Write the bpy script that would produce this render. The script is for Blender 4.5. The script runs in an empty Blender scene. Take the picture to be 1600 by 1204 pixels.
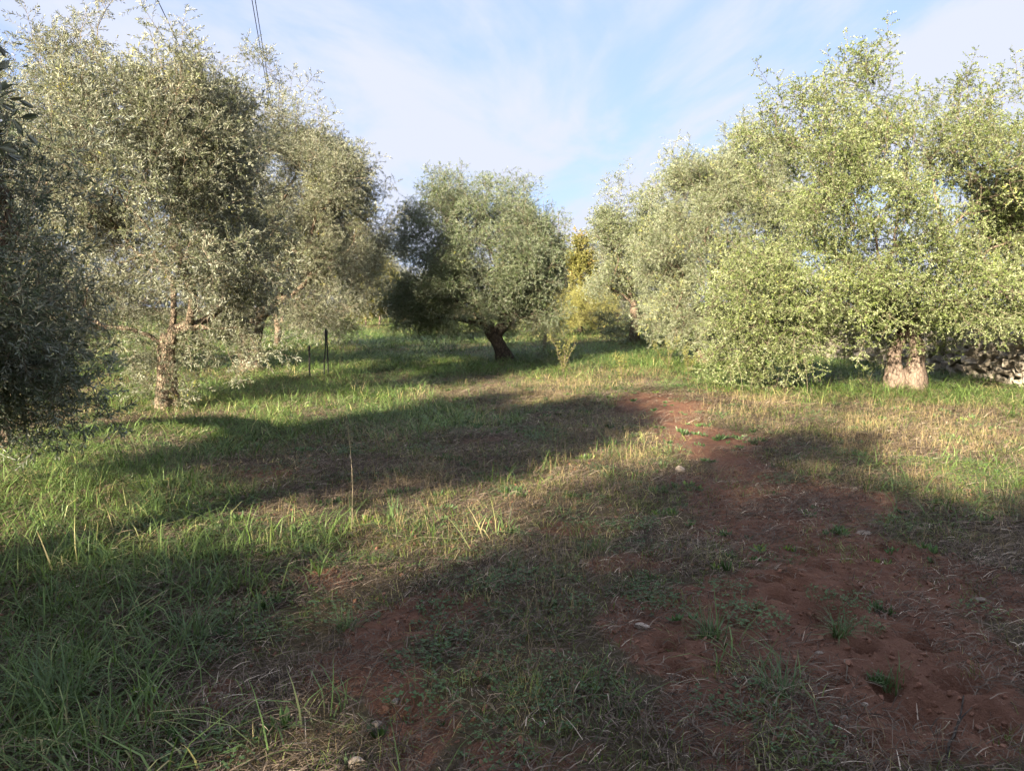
import bpy, bmesh, math, random
import numpy as np
from mathutils import Vector, Matrix

R = math.radians
scene = bpy.context.scene
COL = scene.collection
random.seed(7)

# ------------------------------------------------------------------ camera
FPX, CX, CY, HOR = 1209.0, 800.0, 602.0, 478.0      # focal length, centre and horizon row on a 1600-wide frame
CAMZ = 1.60
PITCH = math.atan((CY - HOR) / FPX)
cam = bpy.data.cameras.new('camera'); camo = bpy.data.objects.new('camera', cam); COL.objects.link(camo)
cam.sensor_fit = 'HORIZONTAL'; cam.sensor_width = 36.0; cam.lens = 36.0 * FPX / 1600.0
cam.clip_start = 0.05; cam.clip_end = 3000.0
camo.location = (0, 0, CAMZ); camo.rotation_euler = (math.pi / 2 - PITCH, 0, 0)
scene.camera = camo

# ------------------------------------------------------------------ sky, sun, exposure
SUN_EL, SUN_AZ = R(21.0), R(30.0)                   # the sun stands behind the camera, to its left
to_sun = Vector((-math.sin(SUN_AZ) * math.cos(SUN_EL), -math.cos(SUN_AZ) * math.cos(SUN_EL), math.sin(SUN_EL)))
world = bpy.data.worlds.new('World'); scene.world = world; world.use_nodes = True
nt = world.node_tree; nt.nodes.clear()
def N(t, kind, **kw):
    n = t.nodes.new(kind)
    for k, v in kw.items(): setattr(n, k, v)
    return n
def build_world():
    out = N(nt, 'ShaderNodeOutputWorld'); bg = N(nt, 'ShaderNodeBackground'); bg.inputs['Strength'].default_value = 0.110
    sky = N(nt, 'ShaderNodeTexSky', sky_type='NISHITA'); sky.sun_disc = False
    sky.sun_elevation = SUN_EL; sky.sun_rotation = math.atan2(to_sun.x, to_sun.y)
    sky.air_density = 1.0; sky.dust_density = 1.2; sky.ozone_density = 1.5
    tc = N(nt, 'ShaderNodeTexCoord'); sep = N(nt, 'ShaderNodeSeparateXYZ'); nt.links.new(tc.outputs['Generated'], sep.inputs[0])
    zc = N(nt, 'ShaderNodeMath', operation='MAXIMUM'); zc.inputs[1].default_value = 0.0; nt.links.new(sep.outputs['Z'], zc.inputs[0])
    za = N(nt, 'ShaderNodeMath', operation='ADD'); za.inputs[1].default_value = 0.12; nt.links.new(zc.outputs[0], za.inputs[0])
    dx = N(nt, 'ShaderNodeMath', operation='DIVIDE'); dy = N(nt, 'ShaderNodeMath', operation='DIVIDE')
    nt.links.new(sep.outputs['X'], dx.inputs[0]); nt.links.new(za.outputs[0], dx.inputs[1])
    nt.links.new(sep.outputs['Y'], dy.inputs[0]); nt.links.new(za.outputs[0], dy.inputs[1])
    cmb = N(nt, 'ShaderNodeCombineXYZ'); nt.links.new(dx.outputs[0], cmb.inputs[0]); nt.links.new(dy.outputs[0], cmb.inputs[1])
    mp = N(nt, 'ShaderNodeMapping'); mp.inputs['Rotation'].default_value = (0, 0, R(-62)); mp.inputs['Scale'].default_value = (0.9, 0.45, 1.0)
    mp.inputs['Location'].default_value = (0.35, 0.2, 0.0)
    nt.links.new(cmb.outputs[0], mp.inputs['Vector'])
    n1 = N(nt, 'ShaderNodeTexNoise'); n1.inputs['Scale'].default_value = 1.5; n1.inputs['Detail'].default_value = 8; n1.inputs['Roughness'].default_value = 0.55
    n1.inputs['Distortion'].default_value = 0.5
    nt.links.new(mp.outputs[0], n1.inputs['Vector'])
    r1 = N(nt, 'ShaderNodeMapRange'); r1.interpolation_type = 'SMOOTHSTEP'
    r1.inputs['From Min'].default_value = 0.36; r1.inputs['From Max'].default_value = 0.57
    r1.inputs['To Min'].default_value = 0.12; r1.inputs['To Max'].default_value = 0.98
    nt.links.new(n1.outputs['Fac'], r1.inputs['Value'])
    veil = N(nt, 'ShaderNodeMix', data_type='RGBA'); veil.inputs['Factor'].default_value = 0.86; veil.inputs['B'].default_value = VEIL
    nt.links.new(sky.outputs[0], veil.inputs['A'])
    mix = N(nt, 'ShaderNodeMix', data_type='RGBA'); mix.inputs['B'].default_value = CLOUD
    nt.links.new(r1.outputs[0], mix.inputs['Factor']); nt.links.new(veil.outputs['Result'], mix.inputs['A'])
    nt.links.new(mix.outputs['Result'], bg.inputs['Color']); nt.links.new(bg.outputs[0], out.inputs['Surface'])
CLOUD = (1.64, 1.74, 2.12, 1.0)          # thin cirrus
VEIL = (0.84, 1.16, 2.06, 1.0)           # high haze between the streaks
build_world()

sun = bpy.data.lights.new('sun', 'SUN'); sun.energy = 5.0; sun.angle = R(0.9); sun.color = (1.0, 0.885, 0.70)
suno = bpy.data.objects.new('sun', sun); COL.objects.link(suno)
suno.rotation_euler = to_sun.to_track_quat('Z', 'Y').to_euler()
vs = scene.view_settings
vs.view_transform = 'Standard'; vs.look = 'None'; vs.gamma = 1.0; vs.use_curve_mapping = False; vs.exposure = 2.2
scene.cycles.max_bounces = 3; scene.cycles.diffuse_bounces = 2; scene.cycles.glossy_bounces = 1
scene.cycles.use_adaptive_sampling = True; scene.cycles.adaptive_threshold = 0.035
scene.cycles.transmission_bounces = 2; scene.cycles.transparent_max_bounces = 4
scene.cycles.caustics_reflective = False; scene.cycles.caustics_refractive = False
scene.cycles.use_denoising = True

# ------------------------------------------------------------------ maths helpers
def hash2(i, j, s):
    n = (i.astype(np.int64) * 374761393 + j.astype(np.int64) * 668265263 + s * 1442695041) & 0xffffffff
    n = ((n ^ (n >> 13)) * 1274126177) & 0xffffffff
    return ((n ^ (n >> 16)) & 0xffff) / 65535.0
def vnoise(x, y, s=0):                               # 2-D value noise, 0..1
    x = np.asarray(x, float); y = np.asarray(y, float)
    i = np.floor(x); j = np.floor(y); fx = x - i; fy = y - j
    fx = fx * fx * (3 - 2 * fx); fy = fy * fy * (3 - 2 * fy)
    a = hash2(i, j, s); b = hash2(i + 1, j, s); c = hash2(i, j + 1, s); d = hash2(i + 1, j + 1, s)
    return (a * (1 - fx) + b * fx) * (1 - fy) + (c * (1 - fx) + d * fx) * fy
def fbm(x, y, s=0, o=4):
    v = 0; a = 0.5; t = 0
    for k in range(o):
        v = v + a * vnoise(x * 2 ** k, y * 2 ** k, s + k * 17); t += a; a *= 0.5
    return v / t
def ray(px, py):
    u = (px - CX) / FPX; v = (CY - py) / FPX
    return np.array([u, math.cos(PITCH) + v * math.sin(PITCH), -math.sin(PITCH) + v * math.cos(PITCH)])
def G(px, py):                                       # where a sight line meets level ground
    d = ray(px, py); t = -CAMZ / d[2]
    return np.array([d[0] * t, d[1] * t])
def P(px, py, Y):
    d = ray(px, py); t = Y / d[1]
    return np.array([d[0] * t, Y, CAMZ + d[2] * t])
def sstep(a, b, x):
    t = np.clip((x - a) / (b - a), 0, 1); return t * t * (3 - 2 * t)

# ------------------------------------------------------------------ ground map: what grows where
def blobs(lst):
    out = []
    for (px, py, rx, ry) in lst:
        c = G(px, py); a = G(px, py + ry); b = G(px, max(py - ry, HOR + 14))
        out.append((c[0], (a[1] + b[1]) / 2, rx * c[1] / FPX, (b[1] - a[1]) / 2))
    return out
SOIL = blobs([(1035, 640, 95, 25), (1090, 690, 85, 38), (1180, 745, 80, 30), (1110, 780, 70, 40), (1290, 790, 130, 35), (1240, 850, 170, 45),
              (1400, 880, 170, 40), (1540, 920, 110, 60), (1330, 940, 200, 60), (1200, 980, 160, 70), (1450, 1010, 190, 80), (1050, 1010, 120, 50),
              (1330, 1100, 240, 90), (1050, 1110, 90, 90), (1500, 1150, 200, 90), (650, 970, 90, 45), (580, 1060, 120, 60), (360, 1090, 75, 35),
              (640, 1160, 110, 70), (500, 905, 50, 16), (980, 890, 70, 22), (775, 602, 26, 7), (870, 1170, 70, 40),
              (1210, 690, 50, 16), (430, 745, 40, 10), (750, 690, 40, 7), (230, 1110, 60, 30), (900, 830, 60, 12)])
LUSH = blobs([(60, 950, 330, 150), (250, 870, 260, 60), (420, 880, 120, 60), (60, 1120, 220, 110), (80, 800, 260, 60), (150, 720, 230, 50),
              (350, 690, 150, 40), (380, 620, 260, 28), (640, 660, 120, 30), (620, 570, 260, 22), (300, 985, 120, 50), (1320, 585, 200, 24),
              (1540, 620, 130, 26), (1260, 610, 160, 22), (600, 530, 200, 16), (1000, 560, 200, 18), (1180, 590, 130, 20), (120, 1180, 180, 60)])
STRAW = blobs([(330, 750, 90, 40), (760, 760, 200, 40), (930, 700, 80, 60), (900, 620, 120, 30), (1350, 680, 300, 40), (1180, 660, 120, 30),
               (1540, 780, 100, 50), (600, 800, 120, 50), (700, 830, 200, 40), (160, 800, 90, 30), (1480, 850, 150, 40), (1250, 760, 120, 50),
               (950, 580, 90, 24), (1300, 640, 240, 24), (860, 900, 160, 60), (520, 700, 120, 30), (1560, 1000, 120, 80), (640, 500, 60, 8)])
CLOVER = blobs([(740, 1010, 120, 80), (760, 1120, 130, 80), (420, 960, 110, 40), (370, 1010, 90, 40), (1190, 1150, 130, 60), (540, 960, 50, 24),
                (700, 890, 120, 40), (950, 960, 110, 60), (1320, 850, 40, 10), (560, 705, 35, 10), (1530, 740, 75, 20), (1220, 755, 30, 8), (500, 880, 40, 12),
                (300, 1160, 90, 40), (880, 1060, 80, 50), (60, 690, 90, 26), (1050, 610, 30, 8), (960, 740, 30, 8), (1600, 745, 60, 22), (1100, 930, 80, 30)])
TRACK = blobs([(1035, 640, 80, 22), (1085, 685, 75, 32), (1150, 730, 60, 26)])          # the bare, trodden end of the soil strip
VIVID = blobs([(1530, 740, 90, 24), (1600, 750, 70, 30), (1165, 1165, 40, 30), (420, 930, 70, 26), (60, 690, 90, 26)])
def mask(lst, x, y, warp=0.35):
    wx = x + warp * (fbm(x * 1.6, y * 1.6, 5) - 0.5) * 2; wy = y + warp * (fbm(x * 1.6 + 31, y * 1.6, 9) - 0.5) * 2
    m = np.zeros_like(np.asarray(x, float))
    for (cx, cy, rx, ry) in lst:
        q = ((wx - cx) / rx) ** 2 + ((wy - cy) / ry) ** 2
        m = np.maximum(m, 1 - sstep(0.45, 1.35, q))
    return m
def ground_base(x, y):
    x = np.asarray(x, float); y = np.asarray(y, float)
    z = 0.14 * (fbm(x * 0.14, y * 0.14, 3, 3) - 0.5) + 0.05 * (fbm(x * 0.7, y * 0.7, 11, 3) - 0.5)
    near = np.exp(-(x * x + y * y) / 16.0)
    z = z * (1 - 0.6 * near)
    z = z + 0.08 * np.exp(-((y - 14.2 - 0.1 * x) / 1.3) ** 2) * np.exp(-(x / 7) ** 2)
    z = z + 0.010 * np.maximum(0, y - 30) * np.exp(-np.maximum(0, y - 120) / 200)
    return z
PITS = [(1200, 905, .05), (1243, 912, .055), (1216, 932, .045), (1285, 957, .10), (1335, 922, .05), (1375, 872, .05), (1384, 856, .045), (1310, 836, .05), (1258, 860, .07),
        (1278, 882, .05), (1420, 985, .05), (1430, 1110, .10), (1380, 1062, .06), (1090, 988, .045), (1455, 1000, .05), (1500, 1065, .08), (1230, 895, .04), (1046, 1012, .05),
        (1060, 1055, .05), (1560, 1140, .07), (1310, 960, .06), (1150, 970, .05), (640, 985, .04), (620, 1110, .06), (1305, 1060, .04), (1350, 1010, .04)]
def ground_z(x, y):
    x = np.asarray(x, float); y = np.asarray(y, float)
    z = ground_base(x, y)
    fade = np.clip(1.3 - np.hypot(x, y - 4) / 9.0, 0, 1)
    s = mask(SOIL, x, y)
    z = z + fade * ((fbm(x * 4, y * 4, 21, 3) - 0.5) * 0.05 + (fbm(x * 14, y * 14, 23, 3) - 0.5) * (0.018 + 0.034 * s))
    for (px, py, r) in PITS:
        r = r * 1.25; c = G(px, py); d2 = ((x - c[0]) / r) ** 2 + ((y - c[1]) / (r * 1.1)) ** 2
        z = z - 0.12 * np.exp(-d2 * 1.1) + 0.016 * np.exp(-(np.sqrt(d2) - 1.7) ** 2 * 3)
    return z
def gz(x, y): return float(ground_z(np.array([x]), np.array([y]))[0])

# ------------------------------------------------------------------ object helpers
def mesh_from(name, V, F, attrs=None, smooth=False):
    me = bpy.data.meshes.new(name); me.from_pydata([tuple(v) for v in V], [], [tuple(f) for f in F]); me.update()
    if smooth: me.polygons.foreach_set('use_smooth', [True] * len(me.polygons))
    for k, v in (attrs or {}).items():
        a = me.attributes.new(k, 'FLOAT', 'POINT'); a.data.foreach_set('value', np.asarray(v, float))
    return me
def link(name, me, mat=None, parent=None, loc=None):
    o = bpy.data.objects.new(name, me); COL.objects.link(o)
    if mat is not None and not me.materials: me.materials.append(mat)
    if parent is not None: o.parent = parent
    if loc is not None: o.location = loc
    return o
def thing(name, label, cat, loc=(0, 0, 0), group=None):
    o = bpy.data.objects.new(name, None); COL.objects.link(o); o.location = loc; o.empty_display_size = 0.3
    o['label'] = label; o['category'] = cat
    if group: o['group'] = group
    return o
def tag(o, label=None, cat=None, group=None, kind=None):
    for k, v in (('label', label), ('category', cat), ('group', group), ('kind', kind)):
        if v: o[k] = v
    return o

# ------------------------------------------------------------------ materials
def new_mat(name):
    m = bpy.data.materials.new(name); m.use_nodes = True; m.node_tree.nodes.clear(); return m, m.node_tree
def ramp(t, src, stops):
    r = N(t, 'ShaderNodeValToRGB'); e = r.color_ramp.elements
    while len(e) < len(stops): e.new(0.5)
    for k, (p, c) in enumerate(stops): e[k].position = p; e[k].color = (*c, 1)
    t.links.new(src, r.inputs[0]); return r.outputs[0]
def mixc(t, fac, a, b, mode='MIX'):
    m = N(t, 'ShaderNodeMix', data_type='RGBA'); m.blend_type = mode
    for s, v in (('Factor', fac), ('A', a), ('B', b)):
        if isinstance(v, (int, float)): m.inputs[s].default_value = v
        elif isinstance(v, tuple): m.inputs[s].default_value = (*v, 1)
        else: t.links.new(v, m.inputs[s])
    return m.outputs['Result']
def math_n(t, op, a, b):
    m = N(t, 'ShaderNodeMath', operation=op)
    for k, v in ((0, a), (1, b)):
        if isinstance(v, (int, float)): m.inputs[k].default_value = v
        else: t.links.new(v, m.inputs[k])
    return m.outputs[0]
def leaf_mat(name, top, under, warm, trans=0.25, rough=0.5, spec=0.35, warm_at=0.9, tmix=0.35, con=0.8):
    """two-sided leaf: tone varies leaf by leaf (tone) and shoot by shoot (tint)"""
    m, t = new_mat(name)
    out = N(t, 'ShaderNodeOutputMaterial')
    tone = N(t, 'ShaderNodeAttribute', attribute_name='tone'); tint = N(t, 'ShaderNodeAttribute', attribute_name='tint', attribute_type='INSTANCER')
    geo = N(t, 'ShaderNodeNewGeometry')
    base = mixc(t, geo.outputs['Backfacing'], top, under)
    k = math_n(t, 'ADD', math_n(t, 'MULTIPLY', tone.outputs['Fac'], con), 1 - con / 2)
    k = math_n(t, 'MULTIPLY', k, math_n(t, 'ADD', math_n(t, 'MULTIPLY', tint.outputs['Fac'], 0.7), 0.65))
    w = N(t, 'ShaderNodeMapRange'); w.inputs['From Min'].default_value = warm_at - 0.06; w.inputs['From Max'].default_value = warm_at + 0.06
    t.links.new(math_n(t, 'ADD', math_n(t, 'MULTIPLY', tone.outputs['Fac'], tmix), math_n(t, 'MULTIPLY', tint.outputs['Fac'], 1 - tmix)), w.inputs['Value'])
    col = mixc(t, w.outputs[0], base, warm)
    sc = N(t, 'ShaderNodeVectorMath', operation='SCALE'); t.links.new(col, sc.inputs[0]); t.links.new(k, sc.inputs['Scale'])
    bs = N(t, 'ShaderNodeBsdfPrincipled'); bs.inputs['Roughness'].default_value = rough; bs.inputs['Specular IOR Level'].default_value = spec
    t.links.new(sc.outputs[0], bs.inputs['Base Color'])
    tr = N(t, 'ShaderNodeBsdfTranslucent'); t.links.new(sc.outputs[0], tr.inputs['Color'])
    mx = N(t, 'ShaderNodeMixShader'); mx.inputs[0].default_value = trans
    t.links.new(bs.outputs[0], mx.inputs[1]); t.links.new(tr.outputs[0], mx.inputs[2]); t.links.new(mx.outputs[0], out.inputs['Surface'])
    return m
def bark_mat(name, dark, light, scale=14, bump=0.6, cells=0.0):
    m, t = new_mat(name)
    out = N(t, 'ShaderNodeOutputMaterial'); bs = N(t, 'ShaderNodeBsdfPrincipled'); bs.inputs['Roughness'].default_value = 0.9
    bs.inputs['Specular IOR Level'].default_value = 0.15
    tc = N(t, 'ShaderNodeTexCoord'); mp = N(t, 'ShaderNodeMapping'); mp.inputs['Scale'].default_value = (1, 1, 0.55); t.links.new(tc.outputs['Object'], mp.inputs[0])
    n = N(t, 'ShaderNodeTexNoise'); n.inputs['Scale'].default_value = scale; n.inputs['Detail'].default_value = 6; n.inputs['Roughness'].default_value = 0.65
    t.links.new(mp.outputs[0], n.inputs['Vector'])
    v = N(t, 'ShaderNodeTexVoronoi'); v.feature = 'DISTANCE_TO_EDGE'; v.inputs['Scale'].default_value = scale * 1.3; t.links.new(mp.outputs[0], v.inputs['Vector'])
    vm = N(t, 'ShaderNodeMapRange'); vm.inputs['From Max'].default_value = 0.22; t.links.new(v.outputs['Distance'], vm.inputs['Value'])
    h = math_n(t, 'ADD', math_n(t, 'MULTIPLY', n.outputs['Fac'], 1 - cells), math_n(t, 'MULTIPLY', vm.outputs[0], cells))
    t.links.new(ramp(t, h, [(0.25, dark), (0.75, light)]), bs.inputs['Base Color'])
    b = N(t, 'ShaderNodeBump'); b.inputs['Strength'].default_value = bump; b.inputs['Distance'].default_value = 0.03
    t.links.new(h, b.inputs['Height']); t.links.new(b.outputs[0], bs.inputs['Normal']); t.links.new(bs.outputs[0], out.inputs['Surface'])
    return m
def plain_mat(name, col, rough=0.8, var=0.3, scale=20, bump=0.0):
    m, t = new_mat(name)
    out = N(t, 'ShaderNodeOutputMaterial'); bs = N(t, 'ShaderNodeBsdfPrincipled'); bs.inputs['Roughness'].default_value = rough
    bs.inputs['Specular IOR Level'].default_value = 0.25
    tc = N(t, 'ShaderNodeTexCoord'); n = N(t, 'ShaderNodeTexNoise'); n.inputs['Scale'].default_value = scale; n.inputs['Detail'].default_value = 6
    oi = N(t, 'ShaderNodeObjectInfo')
    t.links.new(tc.outputs['Object'], n.inputs['Vector'])
    a = tuple(c * (1 - var) for c in col); b = tuple(min(1, c * (1 + var)) for c in col)
    c1 = ramp(t, n.outputs['Fac'], [(0.3, a), (0.7, b)])
    k = math_n(t, 'ADD', math_n(t, 'MULTIPLY', oi.outputs['Random'], 0.45), 0.75)
    sc = N(t, 'ShaderNodeVectorMath', operation='SCALE'); t.links.new(c1, sc.inputs[0]); t.links.new(k, sc.inputs['Scale'])
    t.links.new(sc.outputs[0], bs.inputs['Base Color'])
    if bump:
        bp = N(t, 'ShaderNodeBump'); bp.inputs['Strength'].default_value = bump; bp.inputs['Distance'].default_value = 0.02
        t.links.new(n.outputs['Fac'], bp.inputs['Height']); t.links.new(bp.outputs[0], bs.inputs['Normal'])
    t.links.new(bs.outputs[0], out.inputs['Surface']); return m

M_OLIVE = leaf_mat('olive_leaf', (0.122, 0.136, 0.066), (0.30, 0.305, 0.215), (0.34, 0.30, 0.05), 0.26, 0.42, 0.45, 0.93)
M_OLIVE_SHADE = leaf_mat('olive_leaf_shade', (0.085, 0.108, 0.058), (0.22, 0.235, 0.175), (0.20, 0.21, 0.07), 0.26, 0.42, 0.45, 0.97)  # olive leaf with the near left tree's shade put into its colour
M_BROAD = leaf_mat('broad_leaf', (0.140, 0.178, 0.050), (0.26, 0.285, 0.14), (0.40, 0.38, 0.08), 0.25, 0.45, 0.4, 0.93)
M_GREEN_OLIVE = leaf_mat('green_olive_leaf', (0.105, 0.142, 0.056), (0.24, 0.268, 0.175), (0.30, 0.28, 0.06), 0.26, 0.42, 0.45, 0.95)
M_PALE_OLIVE = leaf_mat('pale_olive_leaf', (0.130, 0.156, 0.066), (0.275, 0.295, 0.190), (0.38, 0.35, 0.08), 0.2, 0.45, 0.4, 0.93)
M_YELLOW = leaf_mat('autumn_leaf', (0.190, 0.185, 0.045), (0.25, 0.235, 0.08), (0.30, 0.20, 0.07), 0.3, 0.5, 0.3, 0.84)
M_FEATHER = leaf_mat('feathery_leaf', (0.35, 0.345, 0.10), (0.37, 0.36, 0.125), (0.33, 0.27, 0.10), 0.3, 0.6, 0.2, 0.85)
M_GRASS = leaf_mat('grass_blade', (0.115, 0.185, 0.038), (0.130, 0.195, 0.052), (0.34, 0.28, 0.13), 0.3, 0.5, 0.4, 0.84, 0.6, 1.2)
M_TURF = leaf_mat('turf_blade', (0.155, 0.205, 0.040), (0.165, 0.21, 0.052), (0.34, 0.28, 0.13), 0.3, 0.55, 0.3, 0.76, 0.6, 1.2)
M_STRAW = leaf_mat('straw_blade', (0.36, 0.27, 0.13), (0.34, 0.26, 0.13), (0.20, 0.13, 0.065), 0.2, 0.6, 0.25, 0.75)
M_LITTER = leaf_mat('litter_stem', (0.17, 0.125, 0.09), (0.16, 0.12, 0.085), (0.38, 0.31, 0.22), 0.1, 0.8, 0.15, 0.88, 0.75, 1.5)
M_CLOVER = leaf_mat('clover_leaf', (0.090, 0.165, 0.045), (0.105, 0.17, 0.06), (0.15, 0.21, 0.03), 0.3, 0.5, 0.35, 0.82)
M_TUFT = leaf_mat('tuft_blade', (0.17, 0.26, 0.085), (0.18, 0.27, 0.10), (0.3, 0.3, 0.12), 0.3, 0.5, 0.4, 0.9)
M_BARK = bark_mat('olive_bark', (0.05, 0.038, 0.028), (0.26, 0.19, 0.13), 16, 0.8, 0.35)
M_BARK_SCALY = bark_mat('scaly_bark', (0.06, 0.045, 0.032), (0.34, 0.26, 0.18), 24, 1.0, 0.42)
M_BARK_PALE = bark_mat('pale_bark', (0.070, 0.052, 0.040), (0.27, 0.20, 0.150), 13, 1.0, 0.2)
M_BARK_DARK = bark_mat('dark_bark', (0.02, 0.017, 0.014), (0.10, 0.08, 0.06), 12, 0.8, 0.3)
M_STEM = plain_mat('shoot_stem', (0.17, 0.13, 0.09), 0.85, 0.3, 30)

# ------------------------------------------------------------------ ground sheet
def axis(fine_lo, fine_hi, df, mid_lo, mid_hi, dm, far_lo, far_hi, g=1.16):
    a = list(np.arange(fine_lo, fine_hi, df)); v = fine_hi
    while v < mid_hi: a.append(v); v += dm
    s = dm
    while v < far_hi: a.append(v); s *= g; v += s
    a.append(far_hi); lo = []; v = fine_lo - dm
    while v > mid_lo: lo.append(v); v -= dm
    s = dm
    while v > far_lo: lo.append(v); s *= g; v -= s
    lo.append(far_lo)
    return np.array(lo[::-1] + a)
xs = axis(-2.2, 3.2, 0.028, -10, 11, 0.11, -700, 700); ys = axis(2.0, 6.6, 0.028, 0.5, 24, 0.12, -120, 900)
gx, gy = np.meshgrid(xs, ys)
X = gx.ravel(); Y = gy.ravel(); Z = ground_z(X, Y)
me = bpy.data.meshes.new('ground'); nv = len(X); nx = len(xs); ny = len(ys)
me.vertices.add(nv); me.vertices.foreach_set('co', np.stack([X, Y, Z], 1).ravel())
ii, jj = np.meshgrid(np.arange(nx - 1), np.arange(ny - 1)); a = (jj * nx + ii).ravel()
quads = np.stack([a, a + 1, a + 1 + nx, a + nx], 1)
me.loops.add(quads.size); me.loops.foreach_set('vertex_index', quads.ravel())
me.polygons.add(len(quads)); me.polygons.foreach_set('loop_start', np.arange(0, quads.size, 4)); me.polygons.foreach_set('loop_total', np.full(len(quads), 4))
me.update(); me.validate(); me.polygons.foreach_set('use_smooth', [True] * len(quads))
def vattr(name, v):
    at = me.attributes.new(name, 'FLOAT', 'POINT'); at.data.foreach_set('value', v.astype(np.float32))
farness = sstep(9, 30, np.hypot(X, Y))
vattr('soil', np.clip(mask(SOIL, X, Y), 0, 1)); vattr('lush', np.clip(np.maximum(mask(LUSH, X, Y), 0.6 * farness), 0, 1)); vattr('straw', mask(STRAW, X, Y))
def ground_mat():
    m, t = new_mat('red_soil')
    out = N(t, 'ShaderNodeOutputMaterial'); bs = N(t, 'ShaderNodeBsdfPrincipled'); bs.inputs['Roughness'].default_value = 0.95; bs.inputs['Specular IOR Level'].default_value = 0.1
    tc = N(t, 'ShaderNodeTexCoord')
    def noise(s, d=6, r=0.6):
        n = N(t, 'ShaderNodeTexNoise'); n.inputs['Scale'].default_value = s; n.inputs['Detail'].default_value = d; n.inputs['Roughness'].default_value = r
        t.links.new(tc.outputs['Object'], n.inputs['Vector']); return n.outputs['Fac']
    at = lambda nm: N(t, 'ShaderNodeAttribute', attribute_name=nm).outputs['Fac']
    nb, nm_, nf = noise(1.3), noise(9), noise(55, 8, 0.7)
    soil = mixc(t, nm_, (0.110, 0.050, 0.032), (0.36, 0.185, 0.112))
    soil = mixc(t, math_n(t, 'MULTIPLY', nf, 0.55), soil, (0.14, 0.075, 0.05))
    duff = mixc(t, nf, (0.050, 0.046, 0.024), (0.15, 0.125, 0.07))
    turf = mixc(t, nf, (0.022, 0.030, 0.012), (0.07, 0.08, 0.03))  # thatch under thick grass, darkened to stand for shade between the blades
    lf = math_n(t, 'MULTIPLY', at('lush'), math_n(t, 'ADD', nb, 0.3))
    cov = mixc(t, lf, duff, turf)
    sf = N(t, 'ShaderNodeMapRange'); sf.inputs['From Min'].default_value = 0.30; sf.inputs['From Max'].default_value = 0.62
    t.links.new(math_n(t, 'ADD', math_n(t, 'MULTIPLY', at('soil'), 0.55), math_n(t, 'MULTIPLY', math_n(t, 'ADD', nb, nm_), 0.22)), sf.inputs['Value'])
    sfm = math_n(t, 'MAXIMUM', sf.outputs[0], 0.12)
    col = mixc(t, sfm, cov, soil)
    v = N(t, 'ShaderNodeTexVoronoi'); v.inputs['Scale'].default_value = 38; t.links.new(tc.outputs['Object'], v.inputs['Vector'])
    pb = N(t, 'ShaderNodeMapRange'); pb.inputs['From Min'].default_value = 0.17; pb.inputs['From Max'].default_value = 0.11; t.links.new(v.outputs['Distance'], pb.inputs['Value'])
    col = mixc(t, math_n(t, 'MULTIPLY', pb.outputs[0], 0.3), col, (0.36, 0.24, 0.17))
    t.links.new(col, bs.inputs['Base Color'])
    b = N(t, 'ShaderNodeBump'); b.inputs['Strength'].default_value = 1.0; b.inputs['Distance'].default_value = 0.035
    t.links.new(math_n(t, 'ADD', math_n(t, 'MULTIPLY', nf, 0.8), math_n(t, 'MULTIPLY', nm_, 0.6)), b.inputs['Height'])
    t.links.new(b.outputs[0], bs.inputs['Normal']); t.links.new(bs.outputs[0], out.inputs['Surface']); return m
ground = link('ground', me, ground_mat()); tag(ground, 'red earth ground of the olive grove with thin grass', 'ground', kind='structure')

# ------------------------------------------------------------------ leaf, shoot and blade shapes (sources for scattering)
class Buf:
    def __init__(s): s.V = []; s.F = []; s.T = []; s.M = []
    def leaf(s, base, d, side, L, W, tone, fold=0.25, curl=0.0):
        """lens-shaped leaf of two folded halves"""
        nrm = np.cross(side, d); nrm = nrm / (np.linalg.norm(nrm) + 1e-9)
        k = len(s.V); up = nrm * W * fold
        tip = base + d * L - nrm * curl * L
        a = base + d * L * 0.34; b = base + d * L * 0.72 - nrm * curl * L * 0.4
        s.V += [base, a + side * W * 0.5 + up, b + side * W * 0.42 + up, tip, b - side * W * 0.42 + up, a - side * W * 0.5 + up]
        s.F += [(k, k + 1, k + 2, k + 3), (k, k + 3, k + 4, k + 5)]; s.M += [0, 0]; s.T += [tone] * 6
    def blade(s, pts, W, tone, wdir):
        n = len(pts); k = len(s.V)
        for i in range(n - 1):
            w = W * (1 - (i / (n - 1)) ** 1.6) * 0.5
            s.V += [pts[i] - wdir * w, pts[i] + wdir * w]; s.T += [tone] * 2
        s.V.append(pts[-1]); s.T.append(tone)
        for i in range(n - 2): q = k + 2 * i; s.F.append((q, q + 1, q + 3, q + 2)); s.M.append(0)
        q = k + 2 * (n - 2); s.F.append((q, q + 1, k + 2 * (n - 1))); s.M.append(0)
    def tube(s, pts, radii, sides=3, mat=1, tone=0.5):
        k = len(s.V); n = len(pts)
        for i in range(n):
            d = pts[min(i + 1, n - 1)] - pts[max(i - 1, 0)]; d = d / (np.linalg.norm(d) + 1e-9)
            u = np.cross(d, [0.31, 0.9, 0.2]); u /= np.linalg.norm(u) + 1e-9; w = np.cross(d, u)
            for j in range(sides):
                an = 2 * math.pi * j / sides; s.V.append(pts[i] + radii[i] * (math.cos(an) * u + math.sin(an) * w)); s.T.append(tone)
        for i in range(n - 1):
            for j in range(sides):
                j2 = (j + 1) % sides; s.F.append((k + i * sides + j, k + i * sides + j2, k + (i + 1) * sides + j2, k + (i + 1) * sides + j)); s.M.append(mat)
def unit(v): return v / (np.linalg.norm(v) + 1e-9)
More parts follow.
